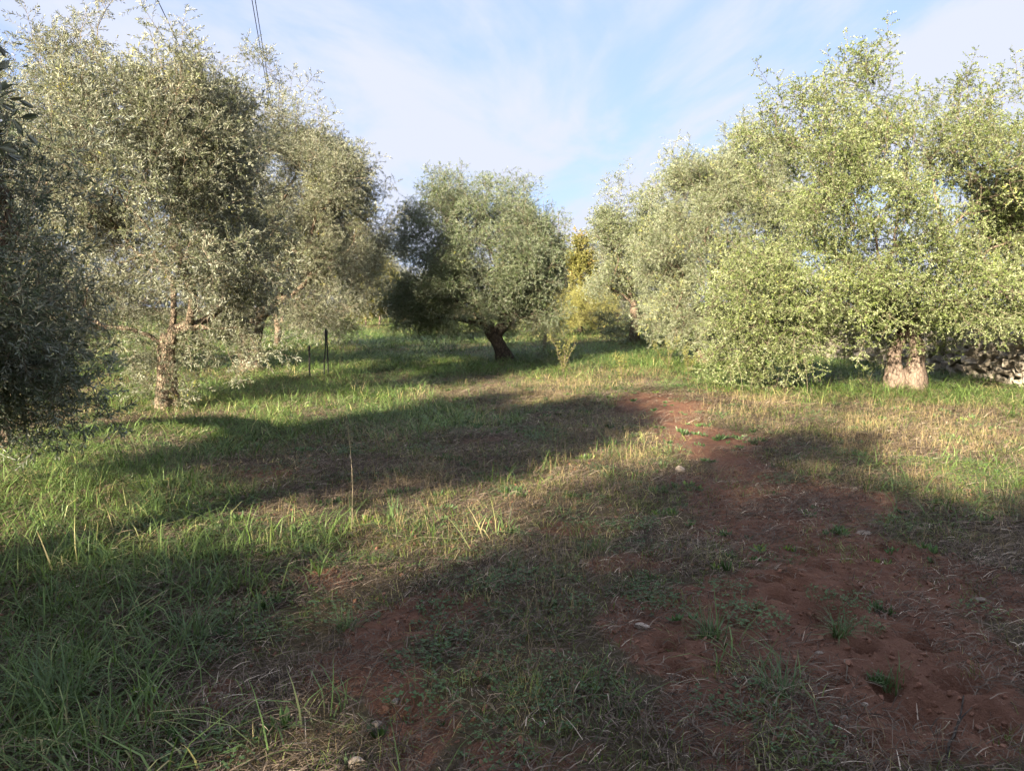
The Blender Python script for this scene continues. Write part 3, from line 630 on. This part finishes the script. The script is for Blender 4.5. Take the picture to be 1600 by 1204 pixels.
# ------------------------------------------------------------------ background trees and shrubs
b = np.array(P(905, 516, 44.0)[:2])
tree('persimmon_tree', 'autumn-yellow broadleaf tree beyond the feathery shrubs, right of the single olive', b, [(0, 0, 0), (0.05, 0, 0.7), (0.0, 0, 1.3)],
     px_lobes(b, [(905, 440, 26, 40, 0, 1.0), (935, 470, 20, 24, 0, 0.8), (890, 470, 24, 26, 0, 0.8), (908, 378, 14, 18, 0, 0.5, 0.6), (910, 410, 14, 20, 0, .5, .6)]), 'yellow', 90, 420, 0.10, 41, 0.5, 0.25, cat='tree')
for q, (px, py, Yd, hh, rr, lab) in enumerate([(593, 498, 56, 3.6, 1.1, 'young yellow-leaved tree with slim pale trunk, right one of the far pair'),
                                               (571, 500, 53, 2.7, 0.7, 'young yellow-leaved tree with slim pale trunk, left one of the far pair')]):
    b = np.array(P(px, py, Yd)[:2])
    tree('young_tree', lab, b, [(0, 0, 0), (0.03, 0, 0.7), (0.0, 0, 1.3)], [(0, 0, hh * 0.62, rr, rr, hh * 0.25), (0.2, 0, hh * 0.9, rr * 0.7, rr * 0.7, hh * 0.25)], 'yellow', 60, 260, 0.07, 43 + q, 0.45, 0.25,
         M_BARK_PALE, group='young yellow trees beyond the left row', flare=0.15, gnarl=0.05, scale=1.1)
b = np.array(P(560, 500, 62)[:2])
FARLAB = 'dark olive tree in the wooded line at the far end of the grove'
for q, (px, Yd, s) in enumerate([(540, 70, 1.05), (585, 74, 1.2), (630, 66, 1.0), (690, 72, 0.95), (745, 68, 0.9), (800, 74, 1.0), (850, 64, 1.15), (890, 58, 1.2), (930, 62, 1.3), (965, 60, 1.2), (1030, 64, 1.1)]):
    b = np.array(P(px, 500, Yd)[:2])
    tree('olive_tree', FARLAB, b, [(0, 0, 0), (0.1, 0, 0.6), (0, 0, 1.1)], [(0, 0, 2.6 * s, 2.6 * s, 2.4, 1.9 * s), (1.2, 0, 2.2 * s, 1.8, 1.8, 1.6 * s), (-1.2, 0, 2.0 * s, 1.8, 1.8, 1.5 * s), (0.3, 0, 4.0 * s, 1.4, 1.4, 1.0 * s)],
         'far', 110, 620, 0.22, 80 + q, 0.35, 0.2, group='wooded line at the far end', scale=1.35)
FEATHLAB = ['feathery yellow-green shrub, left one of the clump right of the single olive', 'feathery yellow-green shrub in the middle of the clump on the grass',
            'feathery yellow-green shrub on two dark stems, right one of the clump', 'low feathery yellow-green shrub touching the single olive']
for q, (px, py, Yd, h, r) in enumerate([(884, 524, 38.5, 1.9, 0.5), (908, 524, 39, 2.0, 0.55), (938, 523, 40, 1.9, 0.6), (868, 523, 41, 1.7, 0.5)]):
    b = np.array(P(px, py, Yd)[:2])
    tree('feathery_shrub', FEATHLAB[q], b, [(0, 0, 0), (0.05, 0, 0.3), (0.02, 0, 0.6)], [(0, 0, h * 0.68, r, r * 0.9, h * 0.32), (0.15, 0, h * 0.9, r * 0.6, r * 0.6, h * 0.2), (-0.2, 0, h * 0.6, r * 0.7, r * 0.7, h * 0.2)],
         'feather', 70, 260, 0.04, 95 + q, 0.5, 0.2, M_BARK_DARK, group='feathery shrubs on the grass', cat='shrub', droop=0.9, scale=0.9, tip=0.004, flare=0.2, jitter=0.08)
# bare whippy tree behind the single olive
b = np.array(P(850, 540, 27.5)[:2]); bz = gz(*b); rng = np.random.default_rng(5)
t = thing('bare_tree', 'leafless whippy grey branches standing up behind the single olive', 'tree', (b[0], b[1], bz))
bf = Buf(); bf.tube([np.array([0, 0, -0.1]), np.array([0.05, 0, 0.8]), np.array([0, 0, 1.6])], [0.07, 0.06, 0.05], 8, mat=0)
link('trunk', mesh_from('trunk', bf.V, bf.F, smooth=True), M_BARK, t)
for k in range(11):
    px = 815 + k * 5.2 + rng.normal(0, 4); e = P(px, 300 + abs(k - 6) * 5 + rng.uniform(0, 45), b[1]) - np.array([b[0], b[1], bz]); e[1] = rng.normal(0, 0.4)
    s0 = np.array([0, 0, 1.3 + 0.02 * k]); bf = Buf(); pts = [s0 + (e - s0) * tt + np.array([0.16 * (k - 5) * tt * (1 - tt), 0, 0.4 * tt * (1 - tt)]) + rng.normal(0, 0.02, 3) * tt for tt in np.linspace(0, 1, 8)]
    bf.tube(pts, np.linspace(0.022, 0.005, 8), 4, mat=0)
    for z in range(4):
        j = 3 + z; dd = unit(pts[j] - pts[j - 1]) + rng.normal(0, 0.35, 3); bf.tube([pts[j], pts[j] + dd * 0.25, pts[j] + dd * 0.45 + np.array([0, 0, 0.1])], [0.008, 0.005, 0.003], 3, mat=0)
    link('branch', mesh_from('branch', bf.V, bf.F), M_STEM, t)

# ------------------------------------------------------------------ dry stone wall on the right
M_STONE = plain_mat('limestone', (0.37, 0.32, 0.25), 0.9, 0.35, 9, 0.6)
def stone_mesh(rng, n=12, flat=0.75):
    bm = bmesh.new()
    for _ in range(n):
        v = rng.normal(0, 1, 3); v /= np.linalg.norm(v); v = np.sign(v) * np.abs(v) ** 0.45; bm.verts.new((v[0] * 0.5, v[1] * 0.5, v[2] * 0.5 * flat))
    r = bmesh.ops.convex_hull(bm, input=bm.verts); bmesh.ops.delete(bm, geom=[g for g in r['geom_interior'] if isinstance(g, bmesh.types.BMVert)], context='VERTS')
    me = bpy.data.meshes.new('stone'); bm.to_mesh(me); bm.free(); me.materials.append(M_STONE); return me
rng = np.random.default_rng(77); SM = [stone_mesh(rng) for _ in range(10)]
WX = lambda y: 9.75 + 0.012 * (y - 14) + 0.12 * math.sin(y * 0.5)
wall = thing('dry_stone_wall', 'dry stone wall of rough grey-tan stones running behind the right-hand trees', 'wall', (WX(14), 14, gz(WX(14), 14)))
wl = np.array(wall.location)
def wall_stone(y, z, dx, s):
    o = bpy.data.objects.new('stone', SM[int(rng.integers(len(SM)))]); o.parent = wall; COL.objects.link(o)
    o.location = (WX(y) + dx - wl[0], y - wl[1], gz(WX(y), y) + z - wl[2]); o.rotation_euler = (rng.normal(0, 0.25), rng.normal(0, 0.25), rng.uniform(0, 6.28)); o.scale = (s[0], s[1], s[2]); return o
nst = 0; rest = []
for row in range(7):
    y = 11.4 + rng.uniform(0, 0.2); hgt = 0.175
    while y < 33:
        w = rng.uniform(0.22, 0.42); top = 1.02 + 0.2 * math.sin(y * 0.9) + 0.15 * math.sin(y * 2.3 + 1)
        z = 0.06 + row * hgt + rng.normal(0, 0.015)
        if z < top:
            s = (w * rng.uniform(0.95, 1.2), rng.uniform(0.26, 0.4), rng.uniform(0.22, 0.30)); dx = rng.normal(0, 0.03) + 0.02 * row
            if y < 21.5 and nst < 298:
                wall_stone(y + w / 2, z, dx, s); nst += 1
            else: rest.append((y + w / 2, z, dx, s))
        y += w * 0.9
def joined_stones(name, items, parent, org):
    V = []; F = []
    for (y, z, dx, s) in items:
        me = SM[int(rng.integers(len(SM)))]; c = np.zeros(len(me.vertices) * 3); me.vertices.foreach_get('co', c); c = c.reshape(-1, 3) * np.array(s)
        a = rng.uniform(0, 6.28); c = np.stack([c[:, 0] * math.cos(a) - c[:, 1] * math.sin(a), c[:, 0] * math.sin(a) + c[:, 1] * math.cos(a), c[:, 2]], 1)
        o = len(V); V += list(c + np.array([WX(y) + dx, y, gz(WX(y), y) + z]) - org); F += [tuple(i + o for i in p.vertices) for p in me.polygons]
    return link(name, mesh_from(name, V, F), M_STONE, parent)
back = [(11.4 + 21 * rng.random(), rng.uniform(0.05, 0.9), rng.uniform(0.22, 0.6), (rng.uniform(0.3, 0.5), rng.uniform(0.3, 0.5), rng.uniform(0.25, 0.35))) for _ in range(420)]
for nm, it in (('distant_stones', rest), ('rubble_core', back)): joined_stones(nm, it, wall, wl)['kind'] = 'stuff'

# ------------------------------------------------------------------ grass and ground cover
def cover(name, label, sources, mat, weight, dens, rng, tint, tvar, zs=1.0, kind_mats=None, smax=1.0, tint_map=None):
    bands = [(1.7, 3.2, 1.15, 1.0), (3.2, 5.0, 1.0, 1.0), (5.0, 8.0, 0.95, 1.15), (8.0, 14.0, 0.75, 1.4), (14.0, 25.0, 0.32, 1.9), (25.0, 45.0, 0.10, 2.6), (45.0, 85.0, 0.03, 3.6)]
    PX = []; S = []
    for (a, bb, k, s) in bands:
        area = 0.86 * (bb * bb - a * a) + 4 * (bb - a); n = int(area * dens * k)
        yy = np.sqrt(rng.uniform(a * a, bb * bb, n)); xx = rng.uniform(-1, 1, n) * (0.86 * yy + 2.0)
        keep = rng.random(n) < weight(xx, yy); PX.append(np.stack([xx[keep], yy[keep]], 1)); S.append(np.full(keep.sum(), s))
    p = np.concatenate(PX); s = np.concatenate(S); n = len(p); z = ground_z(p[:, 0], p[:, 1])
    sc = s * rng.uniform(0.75, 1.25, n); hz = rng.uniform(0.7, 1.3, n) * zs * (0.8 + 0.2 * s)
    rot = np.stack([rng.normal(0, 0.08, n), rng.normal(0, 0.08, n), rng.uniform(0, 6.28, n)], 1)
    tn = np.clip(tint + rng.normal(0, tvar, n) + (fbm(p[:, 0] * 0.8, p[:, 1] * 0.8, 41) - 0.5) * 0.7 + (tint_map(p[:, 0], p[:, 1]) if tint_map else 0), 0, 1)
    o = link(name, scatter_mesh(name, sources, np.stack([p[:, 0], p[:, 1], z], 1), rot, np.stack([sc, sc, hz], 1), tn, [mat, M_STEM], rng)); add_scatter(o, len(sources))
    tag(o, label, name.split('_')[-1], kind='stuff'); return o, n
def rosette(rng):
    b = Buf()
    for k in range(int(rng.integers(1, 4))):
        c = np.array([*rng.uniform(-0.12, 0.12, 2), -0.005]); m = int(rng.integers(6, 11)); L = rng.uniform(0.03, 0.075); a0 = rng.uniform(0, 6.28)
        for j in range(m):
            a = a0 + j * 2.4; d = unit(np.array([math.cos(a), math.sin(a), rng.uniform(0.15, 1.0)])); sd = np.array([-math.sin(a), math.cos(a), 0]); l = L * rng.uniform(0.6, 1.1)
            b.leaf(c, d, sd, l, l * rng.uniform(0.22, 0.4), rng.random(), 0.2, 0.35)
    return b
RG = np.random.default_rng(101)
LONG_SRC = [grass_patch(RG, 44, 0.17, 0.10, 0.38, 0.004, 0.0095, 0.5, 1.7, 6) for _ in range(4)]
TURF_SRC = [grass_patch(RG, 56, 0.18, 0.025, 0.11, 0.0026, 0.0055, 0.75, 1.1, 9) for _ in range(4)]
STRAW_SRC = [grass_patch(RG, 40, 0.18, 0.04, 0.20, 0.0014, 0.0030, 0.45, 0.6, 8) for _ in range(4)]
LITTER_SRC = [litter_patch(RG, 60, 0.26) for _ in range(4)]
CLOVER_SRC = [clover_patch(RG, 80, 0.16) for _ in range(4)]
far_f = lambda x, y: sstep(12, 26, np.hypot(x, y))
def w_long(x, y):
    l = mask(LUSH, x, y); so = mask(SOIL, x, y); pat = sstep(0.38, 0.62, fbm(x * 1.1 + 7, y * 1.1, 61))
    return np.clip(l * 0.95 + 0.55 * far_f(x, y) + 0.10 * pat * (1 - so) + 0.03 * pat, 0, 1) * (1 - 0.85 * so * (1 - l))
def w_turf(x, y):
    so = mask(SOIL, x, y); pat = 0.35 + 0.65 * sstep(0.35, 0.6, fbm(x * 1.7, y * 1.7, 71))
    return np.clip((1 - 0.84 * so) * pat, 0, 1) * 0.95 * (1 - 0.85 * mask(TRACK, x, y, 0.2))
def w_straw(x, y):
    so = mask(SOIL, x, y); st = mask(STRAW, x, y); pat = sstep(0.40, 0.65, fbm(x * 1.3, y * 1.3, 81)); l = mask(LUSH, x, y)
    return np.clip(0.46 * st + 0.22 * pat + 0.05 + 0.15 * far_f(x, y), 0, 1) * (1 - 0.8 * so) * (1 - 0.65 * l) * (1 - 0.7 * mask(TRACK, x, y, 0.2))
PITC = [(*G(px, py), r * 1.5) for (px, py, r) in PITS]
def no_pit(x, y):
    m = np.ones_like(x)
    for (cx, cy, r) in PITC: m = np.where((x - cx) ** 2 + (y - cy) ** 2 < (r + 0.10) ** 2, 0.0, m)
    return m
def w_litter(x, y):
    so = mask(SOIL, x, y); pat = sstep(0.35, 0.65, fbm(x * 2.1, y * 2.1, 91)); return np.clip(0.30 + 0.55 * pat, 0, 1) * (1 - 0.22 * so) * (1 - far_f(x, y)) * no_pit(x, y) * (1 - 0.85 * mask(TRACK, x, y, 0.2))
def w_clover(x, y):
    c = mask(CLOVER, x, y, 0.2); pat = sstep(0.45, 0.7, fbm(x * 2.3, y * 2.3, 95)); so = mask(SOIL, x, y)
    return np.clip(0.9 * mask(VIVID, x, y, 0.2) * (x > 2.5) * (y > 6) + c * (0.25 + 0.75 * pat) * 0.8 + 0.10 * pat * (1 - 0.5 * so), 0, 1) * (1 - far_f(x, y))
counts = {}
ROSETTE_SRC = [rosette(RG) for _ in range(6)]
def w_weed(x, y):
    pat = sstep(0.4, 0.65, fbm(x * 1.9 + 3, y * 1.9, 97)); return np.clip(0.15 + 0.6 * pat, 0, 1) * (1 - 0.55 * mask(SOIL, x, y)) * (1 - far_f(x, y))
for args in (('long_grass', 'long blue-green grass growing thick on the left and under the trees', LONG_SRC, M_GRASS, w_long, 28, RG, 0.45, 0.22, 0.82),
             ('short_grass', 'short patchy yellow-green turf between bare soil patches', TURF_SRC, M_TURF, w_turf, 38, RG, 0.45, 0.2),
             ('dry_grass', 'dry tan straw stems standing among the green grass', STRAW_SRC, M_STRAW, w_straw, 26, RG, 0.5, 0.2),
             ('plant_litter', 'dead brown stems and clippings lying on the soil', LITTER_SRC, M_LITTER, w_litter, 110, RG, 0.40, 0.25),
             ('clover_cover', 'low round-leaved clover carpeting parts of the soil', CLOVER_SRC, M_CLOVER, w_clover, 60, RG, 0.45, 0.2, 1.0, None, 1.0, lambda x, y: 0.45 * mask(VIVID, x, y)),
             ('low_weeds', 'small broad-leaved weeds and seedlings sprouting from the soil', ROSETTE_SRC, M_CLOVER, w_weed, 16, RG, 0.5, 0.25)):
    o, n = cover(*args); counts[args[0]] = n
print('COVER', counts)

# ------------------------------------------------------------------ stones and clods on the soil
M_PALE = plain_mat('pale_stone', (0.36, 0.29, 0.22), 0.9, 0.35, 45, 0.6)
M_CLOD = plain_mat('soil_clod', (0.26, 0.13, 0.08), 0.95, 0.35, 40, 0.5)
rng = np.random.default_rng(202)
def rock(rng, sx, sy, sz, sub=2):
    bm = bmesh.new(); bmesh.ops.create_icosphere(bm, subdivisions=sub, radius=1.0); o = rng.uniform(0, 50, 3)
    pl = [(unit(rng.normal(0, 1, 3)), rng.uniform(0.40, 0.75)) for _ in range(9)]
    for v in bm.verts:
        p = np.array(v.co)
        for nrm, h in pl:
            e = p.dot(nrm) - h
            if e > 0: p = p - nrm * e * 0.9
        p = p * (1 + 0.12 * (float(vnoise(np.array(p[0] * 3 + o[0]), np.array(p[1] * 3 + p[2] * 2 + o[1]), 3)) - 0.5)); v.co = Vector((p[0] * sx, p[1] * sy, p[2] * sz))
    me = bpy.data.meshes.new('rock'); bm.to_mesh(me); bm.free(); return me
STONES = [(1063, 738, 0.055, 0.045, 0.05, 'round white stone on the sunlit soil track'), (1350, 833, 0.06, 0.035, 0.025, 'flat pale stone on the red soil, farthest right of centre'),
          (1003, 983, 0.04, 0.025, 0.025, 'pale angular stone beside small pits, centre right foreground'), (1044, 1019, 0.022, 0.014, 0.014, 'small yellowish stone, left of a touching pair'),
          (1060, 1020, 0.024, 0.013, 0.013, 'small brownish stone, right of a touching pair'), (560, 1197, 0.040, 0.03, 0.028, 'tan stone cut by the bottom edge'),
          (589, 1133, 0.024, 0.02, 0.018, 'rounded tan stone above the stone at the bottom edge'), (1350, 1099, 0.018, 0.014, 0.018, 'white upright stone in the lower right soil'),
          (1319, 1120, 0.022, 0.016, 0.014, 'dull pinkish stone left of the white upright one'), (1050, 1152, 0.018, 0.013, 0.012, 'small tan stone on bare soil near the bottom'),
          (1534, 934, 0.035, 0.02, 0.018, 'sunlit flat stone at the right on an orange soil patch'), (1252, 918, 0.025, 0.016, 0.013, 'beige stone lying beside a dark pit'),
          (1280, 1018, 0.022, 0.010, 0.010, 'thin white stone chip in the middle of the right soil'), (680, 1053, 0.016, 0.013, 0.012, 'round pale pebble in the clover left of centre'),
          (617, 1092, 0.022, 0.02, 0.016, 'reddish round stone on the bare soil left of centre'), (318, 1099, 0.020, 0.018, 0.016, 'orange-pink stone in the left soil hollow'), (1572, 1149, 0.03, 0.015, 0.012, 'flat beige stone near the lower right corner')]
for (px, py, a, b2, c2, lab) in STONES:
    p = G(px, py); o = link('stone', rock(rng, a, b2, c2), M_PALE, None, (p[0], p[1], gz(p[0], p[1]) + c2 * 0.35)); o.rotation_euler = (0, 0, rng.uniform(-0.5, 0.5)); tag(o, lab, 'stone', 'loose stones on the soil')
class RockBuf:
    def __init__(s, me): v = np.zeros(len(me.vertices) * 3); me.vertices.foreach_get('co', v); s.V = list(v.reshape(-1, 3)); s.F = [tuple(p.vertices) for p in me.polygons]; s.T = [0.5] * len(s.V); s.M = [0] * len(s.F)
def pebbles(name, label, cat, mat, dens, w, smin, smax, rng):
    srcs = [RockBuf(rock(rng, 1, rng.uniform(0.6, 1), rng.uniform(0.4, 0.8), 1)) for _ in range(4)]
    n = int(150 * dens); yy = np.sqrt(rng.uniform(2.2 ** 2, 8.0 ** 2, n)); xx = rng.uniform(-1, 1, n) * (0.8 * yy + 1.0)
    k = rng.random(n) < w(xx, yy) * np.clip(4.0 / yy, 0.15, 1); xx, yy = xx[k], yy[k]; n = len(xx); sz = smin + (smax - smin) * rng.random(n) ** 3
    o = link(name, scatter_mesh(name, srcs, np.stack([xx, yy, ground_z(xx, yy) + sz * 0.2], 1), rng.uniform(0, 6.28, (n, 3)) * np.array([0.08, 0.08, 1]), np.stack([sz] * 3, 1), rng.random(n), [mat], rng)); add_scatter(o, 4)
    tag(o, label, cat, kind='stuff')
pebbles('soil_clods', 'small red soil crumbs and clods scattered on the bare earth', 'clods', M_CLOD, 260, lambda x, y: 0.25 + 0.75 * mask(SOIL, x, y), 0.004, 0.024, rng)
pebbles('pebbles', 'tiny pale pebbles scattered on the bare earth', 'pebbles', M_PALE, 16, lambda x, y: 0.2 + 0.8 * mask(SOIL, x, y), 0.004, 0.014, rng)

# ------------------------------------------------------------------ stakes, weeds, tall stalks
M_STAKE = plain_mat('dark_stake', (0.022, 0.02, 0.018), 0.7, 0.3, 40, 0.2)
for (px, py, top, wd, lab) in [(484, 590, 540, 0.022, 'short dark stake with pointed top in the grass, left of the pair'), (507, 587, 512, 0.018, 'tall thin dark stake, left of the close pair'), (513, 586, 514, 0.018, 'tall thin dark stake, right of the close pair')]:
    p = G(px, py); h = P(px, top, p[1])[2] - gz(*p); bf = Buf(); lean = np.array([rng.normal(0, 0.02), 0, 0])
    bf.tube([np.array([0, 0, -0.15]), np.array([0, 0, h * 0.3]), lean + np.array([0, 0, h * 0.65]), lean + np.array([0.0, 0, h * 0.95]), lean * 1.4 + np.array([0, 0, h])], [wd, wd, wd * 0.95, wd * 1.1, wd * 0.3], 6, mat=0)
    o = link('stake', mesh_from('stake', bf.V, bf.F), M_STAKE, None, (p[0], p[1], gz(*p))); tag(o, lab, 'stake', 'dark stakes in the grass')
def weed(px, py, top, nst, lab, seed, head=True):
    rng = np.random.default_rng(seed); p = G(px, py); z = gz(*p); H = P(px, top, p[1])[2] - z; t = thing('weed_plant', lab, 'plant', (p[0], p[1], z), 'tall weeds on the grass')
    for k in range(nst):
        h = H * rng.uniform(0.65, 1.0); e = np.array([rng.normal(0, 0.18), rng.normal(0, 0.1), h]); pts = [e * np.array([tt ** 1.4, tt ** 1.4, tt]) + np.array([rng.normal(0, 0.03), 0, 0]) * tt for tt in np.linspace(0, 1, 7)]; pts[0][2] = -0.05
        st = Buf(); st.tube(pts, np.linspace(0.008, 0.003, 7), 4, mat=0); so = link('stem', mesh_from('stem', st.V, st.F), M_STEM, t)
        lf = Buf()
        for j in range(46):
            f = rng.uniform(0.12, 1) * 6; i = min(int(f), 5); q = pts[i] + (pts[i + 1] - pts[i]) * (f - i); a = rng.uniform(0, 6.28); d = unit(np.array([math.cos(a), math.sin(a), rng.uniform(0.2, 1.0)]))
            lf.leaf(q, d, unit(np.cross(d, [0, 0, 1])), rng.uniform(0.05, 0.11), 0.018, rng.random(), 0.2, 0.2)
        if head:
            for j in range(60):
                q = pts[-1] + rng.normal(0, 1, 3) * np.array([0.05, 0.05, 0.07]); d = unit(rng.normal(0, 1, 3) + np.array([0, 0, 0.8])); lf.leaf(q, d, unit(np.cross(d, [0.3, 0.2, 1])), 0.035, 0.02, 0.4 + 0.6 * rng.random(), 0.2)
        link('leaves', mesh_from('leaves', lf.V, lf.F, {'tone': lf.T}), M_FEATHER, so)
weed(880, 582, 522, 5, 'tall yellow-green leafy weed with upright stems right of the single olive', 1)
weed(971, 598, 545, 2, 'fluffy-topped pale yellow weed standing alone in the sunlit grass', 2)
weed(1044, 575, 520, 3, 'pale yellow weed in the grass below the wispy far olive', 3)
weed(1075, 585, 545, 3, 'low yellow weed beside the hanging silvery branches', 4)
M_STALK = plain_mat('dry_stalk', (0.38, 0.31, 0.20), 0.8, 0.2, 30)
for (px, py, tx, ty, lab) in [(549, 832, 543, 668, 'tallest dry pale stalk standing alone left of centre'), (757, 745, 750, 686, 'short leaning dry stalk in the centre'), (1163, 640, 1152, 560, 'slim dry stalk under the drooping branches on the right'),
                              (1262, 628, 1256, 560, 'straight dry stalk on the edge of the right-hand shade'), (885, 690, 893, 634, 'dry stalk beside the lit soil track'), (1190, 612, 1196, 556, 'thick pale stalk below the drooping branch tips')]:
    p = G(px, py); z = gz(*p); e = P(tx, ty, p[1]) - np.array([p[0], p[1], z]); bf = Buf(); pts = [e * tt + np.array([0.02 * math.sin(3 * tt), 0, 0]) for tt in np.linspace(0, 1, 6)]; pts[0] = np.array([0, 0, -0.04])
    bf.tube(pts, np.linspace(0.0018, 0.0010, 6), 5, mat=0)
    for j in range(8): d = unit(np.array([rng.normal(0, 0.5), rng.normal(0, 0.5), 1])); bf.leaf(pts[-1] - np.array([0, 0, 0.012 * j]), d, unit(np.cross(d, [1, 0.2, 0])), 0.022, 0.004, 0.5)
    o = link('dry_stalk', mesh_from('dry_stalk', bf.V, bf.F), M_STALK, None, (p[0], p[1], z)); tag(o, lab, 'stalk', 'tall dry stalks')

# ------------------------------------------------------------------ power line passing over the left row
M_WIRE = plain_mat('cable', (0.03, 0.03, 0.035), 0.5, 0.1, 10)
M_POLE = bark_mat('pole_wood', (0.10, 0.075, 0.05), (0.22, 0.17, 0.12), 10, 0.4, 0.0)
hd = np.array([-0.258, 0.966]); pole = None
def wire(px, py, Z, lab):
    d = ray(px, py); tt = (Z - CAMZ) / d[2]; q = np.array([d[0] * tt, d[1] * tt]); s1 = (62 - q[1]) / hd[1]; s0 = (-25 - q[1]) / hd[1]
    pts = [np.array([*(q + hd * sv), Z + 0.0004 * ((sv) ** 2) * 0.3]) for sv in np.linspace(s0, s1, 40)]
    org = pts[-1].copy(); bf = Buf(); bf.tube([v - org for v in pts], [0.011] * 40, 5, mat=0)
    o = link('power_cable', mesh_from('power_cable', bf.V, bf.F), M_WIRE, None, tuple(org)); tag(o, lab, 'cable', 'power line over the left trees'); return org
e1 = wire(247, 2, 9.0, 'single thin power cable above the tall left olive'); e2 = wire(394, 2, 9.0, 'thin power cable, left one of the close pair'); e3 = wire(399, 2, 9.0, 'thin power cable, right one of the close pair')
c = (e1 + e2 + e3) / 3; gp = gz(c[0], c[1]); t = thing('utility_pole', 'wooden utility pole with crossarm hidden behind the left row of olives', 'pole', (c[0], c[1], gp))
bf = Buf(); bf.tube([np.array([0, 0, -0.3]), np.array([0, 0, 4.0]), np.array([0, 0, c[2] - gp - 0.16])], [0.15, 0.13, 0.11], 12, mat=0); link('post', mesh_from('post', bf.V, bf.F, smooth=True), M_POLE, t)
ends = sorted([e1, e2, e3], key=lambda v: v[0]); bf = Buf(); bf.tube([ends[0] - np.array([0.4, 0, 0.1]) - np.array([c[0], c[1], gp]), ends[2] + np.array([0.4, 0, -0.1]) - np.array([c[0], c[1], gp])], [0.06, 0.06], 6, mat=0); link('crossarm', mesh_from('crossarm', bf.V, bf.F), M_POLE, t)
for e in (e1, e2, e3):
    bf = Buf(); q = e - np.array([c[0], c[1], gp]); bf.tube([q + np.array([0, 0, -0.1]), q + np.array([0, 0, -0.05]), q + np.array([0, 0, 0.0])], [0.03, 0.05, 0.03], 8, mat=0); link('insulator', mesh_from('insulator', bf.V, bf.F), M_PALE, t)

# ------------------------------------------------------------------ single grass tufts
for q, (px, py, h, m, sp, lab) in enumerate([(1312, 995, 0.17, 60, 0.03, 'upright green grass tuft beside the large dark pit on the right'), (1112, 995, 0.20, 70, 0.05, 'tall loose green grass tuft left of the pits'),
                                             (802, 892, 0.13, 60, 0.04, 'small pale green grass tuft in the centre foreground'), (618, 815, 0.20, 70, 0.06, 'silvery green grass tuft left of centre, behind the clover'),
                                             (540, 985, 0.13, 60, 0.05, 'bright green leafy grass tuft beside the left soil patch'), (1215, 1085, 0.20, 60, 0.06, 'long-bladed grass tuft leaning over the lower right clover'),
                                             (300, 1000, 0.26, 90, 0.08, 'big arching pale green grass tuft in the left foreground'), (90, 1100, 0.30, 110, 0.10, 'large arching grass tuft near the lower left corner'), (1400, 1060, 0.15, 45, 0.05, 'thin straw-green tuft in the right foreground')]):
    rg = np.random.default_rng(300 + q); p = G(px, py); bf = grass_patch(rg, m, sp, h * 0.55, h * 1.25, 0.004, 0.0085, 0.3, 1.25)
    o = link('grass_tuft', mesh_from('grass_tuft', bf.V, bf.F, {'tone': [0.25 + 0.6 * v for v in bf.T]}), M_TUFT, None, (p[0], p[1], gz(*p))); tag(o, lab, 'grass tuft', 'single grass tufts')

# ------------------------------------------------------------------ fallen twigs
for (x0, y0, x1, y1, r, mt, lab) in [(1440, 1112, 1484, 1126, 0.004, M_STALK, 'pale bent twig lying on the lower right soil'), (1320, 1036, 1326, 1080, 0.0035, M_STEM, 'thin brown twig lying across the soil right of centre'),
                                     (1478, 1184, 1506, 1100, 0.006, M_BARK_DARK, 'dark stick lying near the lower right corner'), (1120, 1190, 1060, 1100, 0.0035, M_STEM, 'long thin dead stem on the soil near the bottom centre')]:
    a = G(x0, y0); e = G(x1, y1); q = [a + (e - a) * tt + rng.normal(0, 0.006, 2) for tt in np.linspace(0, 1, 7)]; z0 = gz(*a)
    pts = [np.array([v[0] - a[0], v[1] - a[1], gz(v[0], v[1]) + r + 0.008 - z0]) for v in q]; bf = Buf(); bf.tube(pts, np.linspace(r, r * 0.5, 7), 6, mat=0)
    d = pts[4] - pts[3]; bf.tube([pts[3], pts[3] + d * 0.8 + np.array([0.02, 0.01, 0.015]), pts[3] + d * 1.8 + np.array([0.05, 0.01, 0.03])], [r * 0.6, r * 0.5, r * 0.3], 5, mat=0)
    o = link('fallen_twig', mesh_from('fallen_twig', bf.V, bf.F), mt, None, (a[0], a[1], z0)); tag(o, lab, 'twig', 'fallen twigs on the soil')
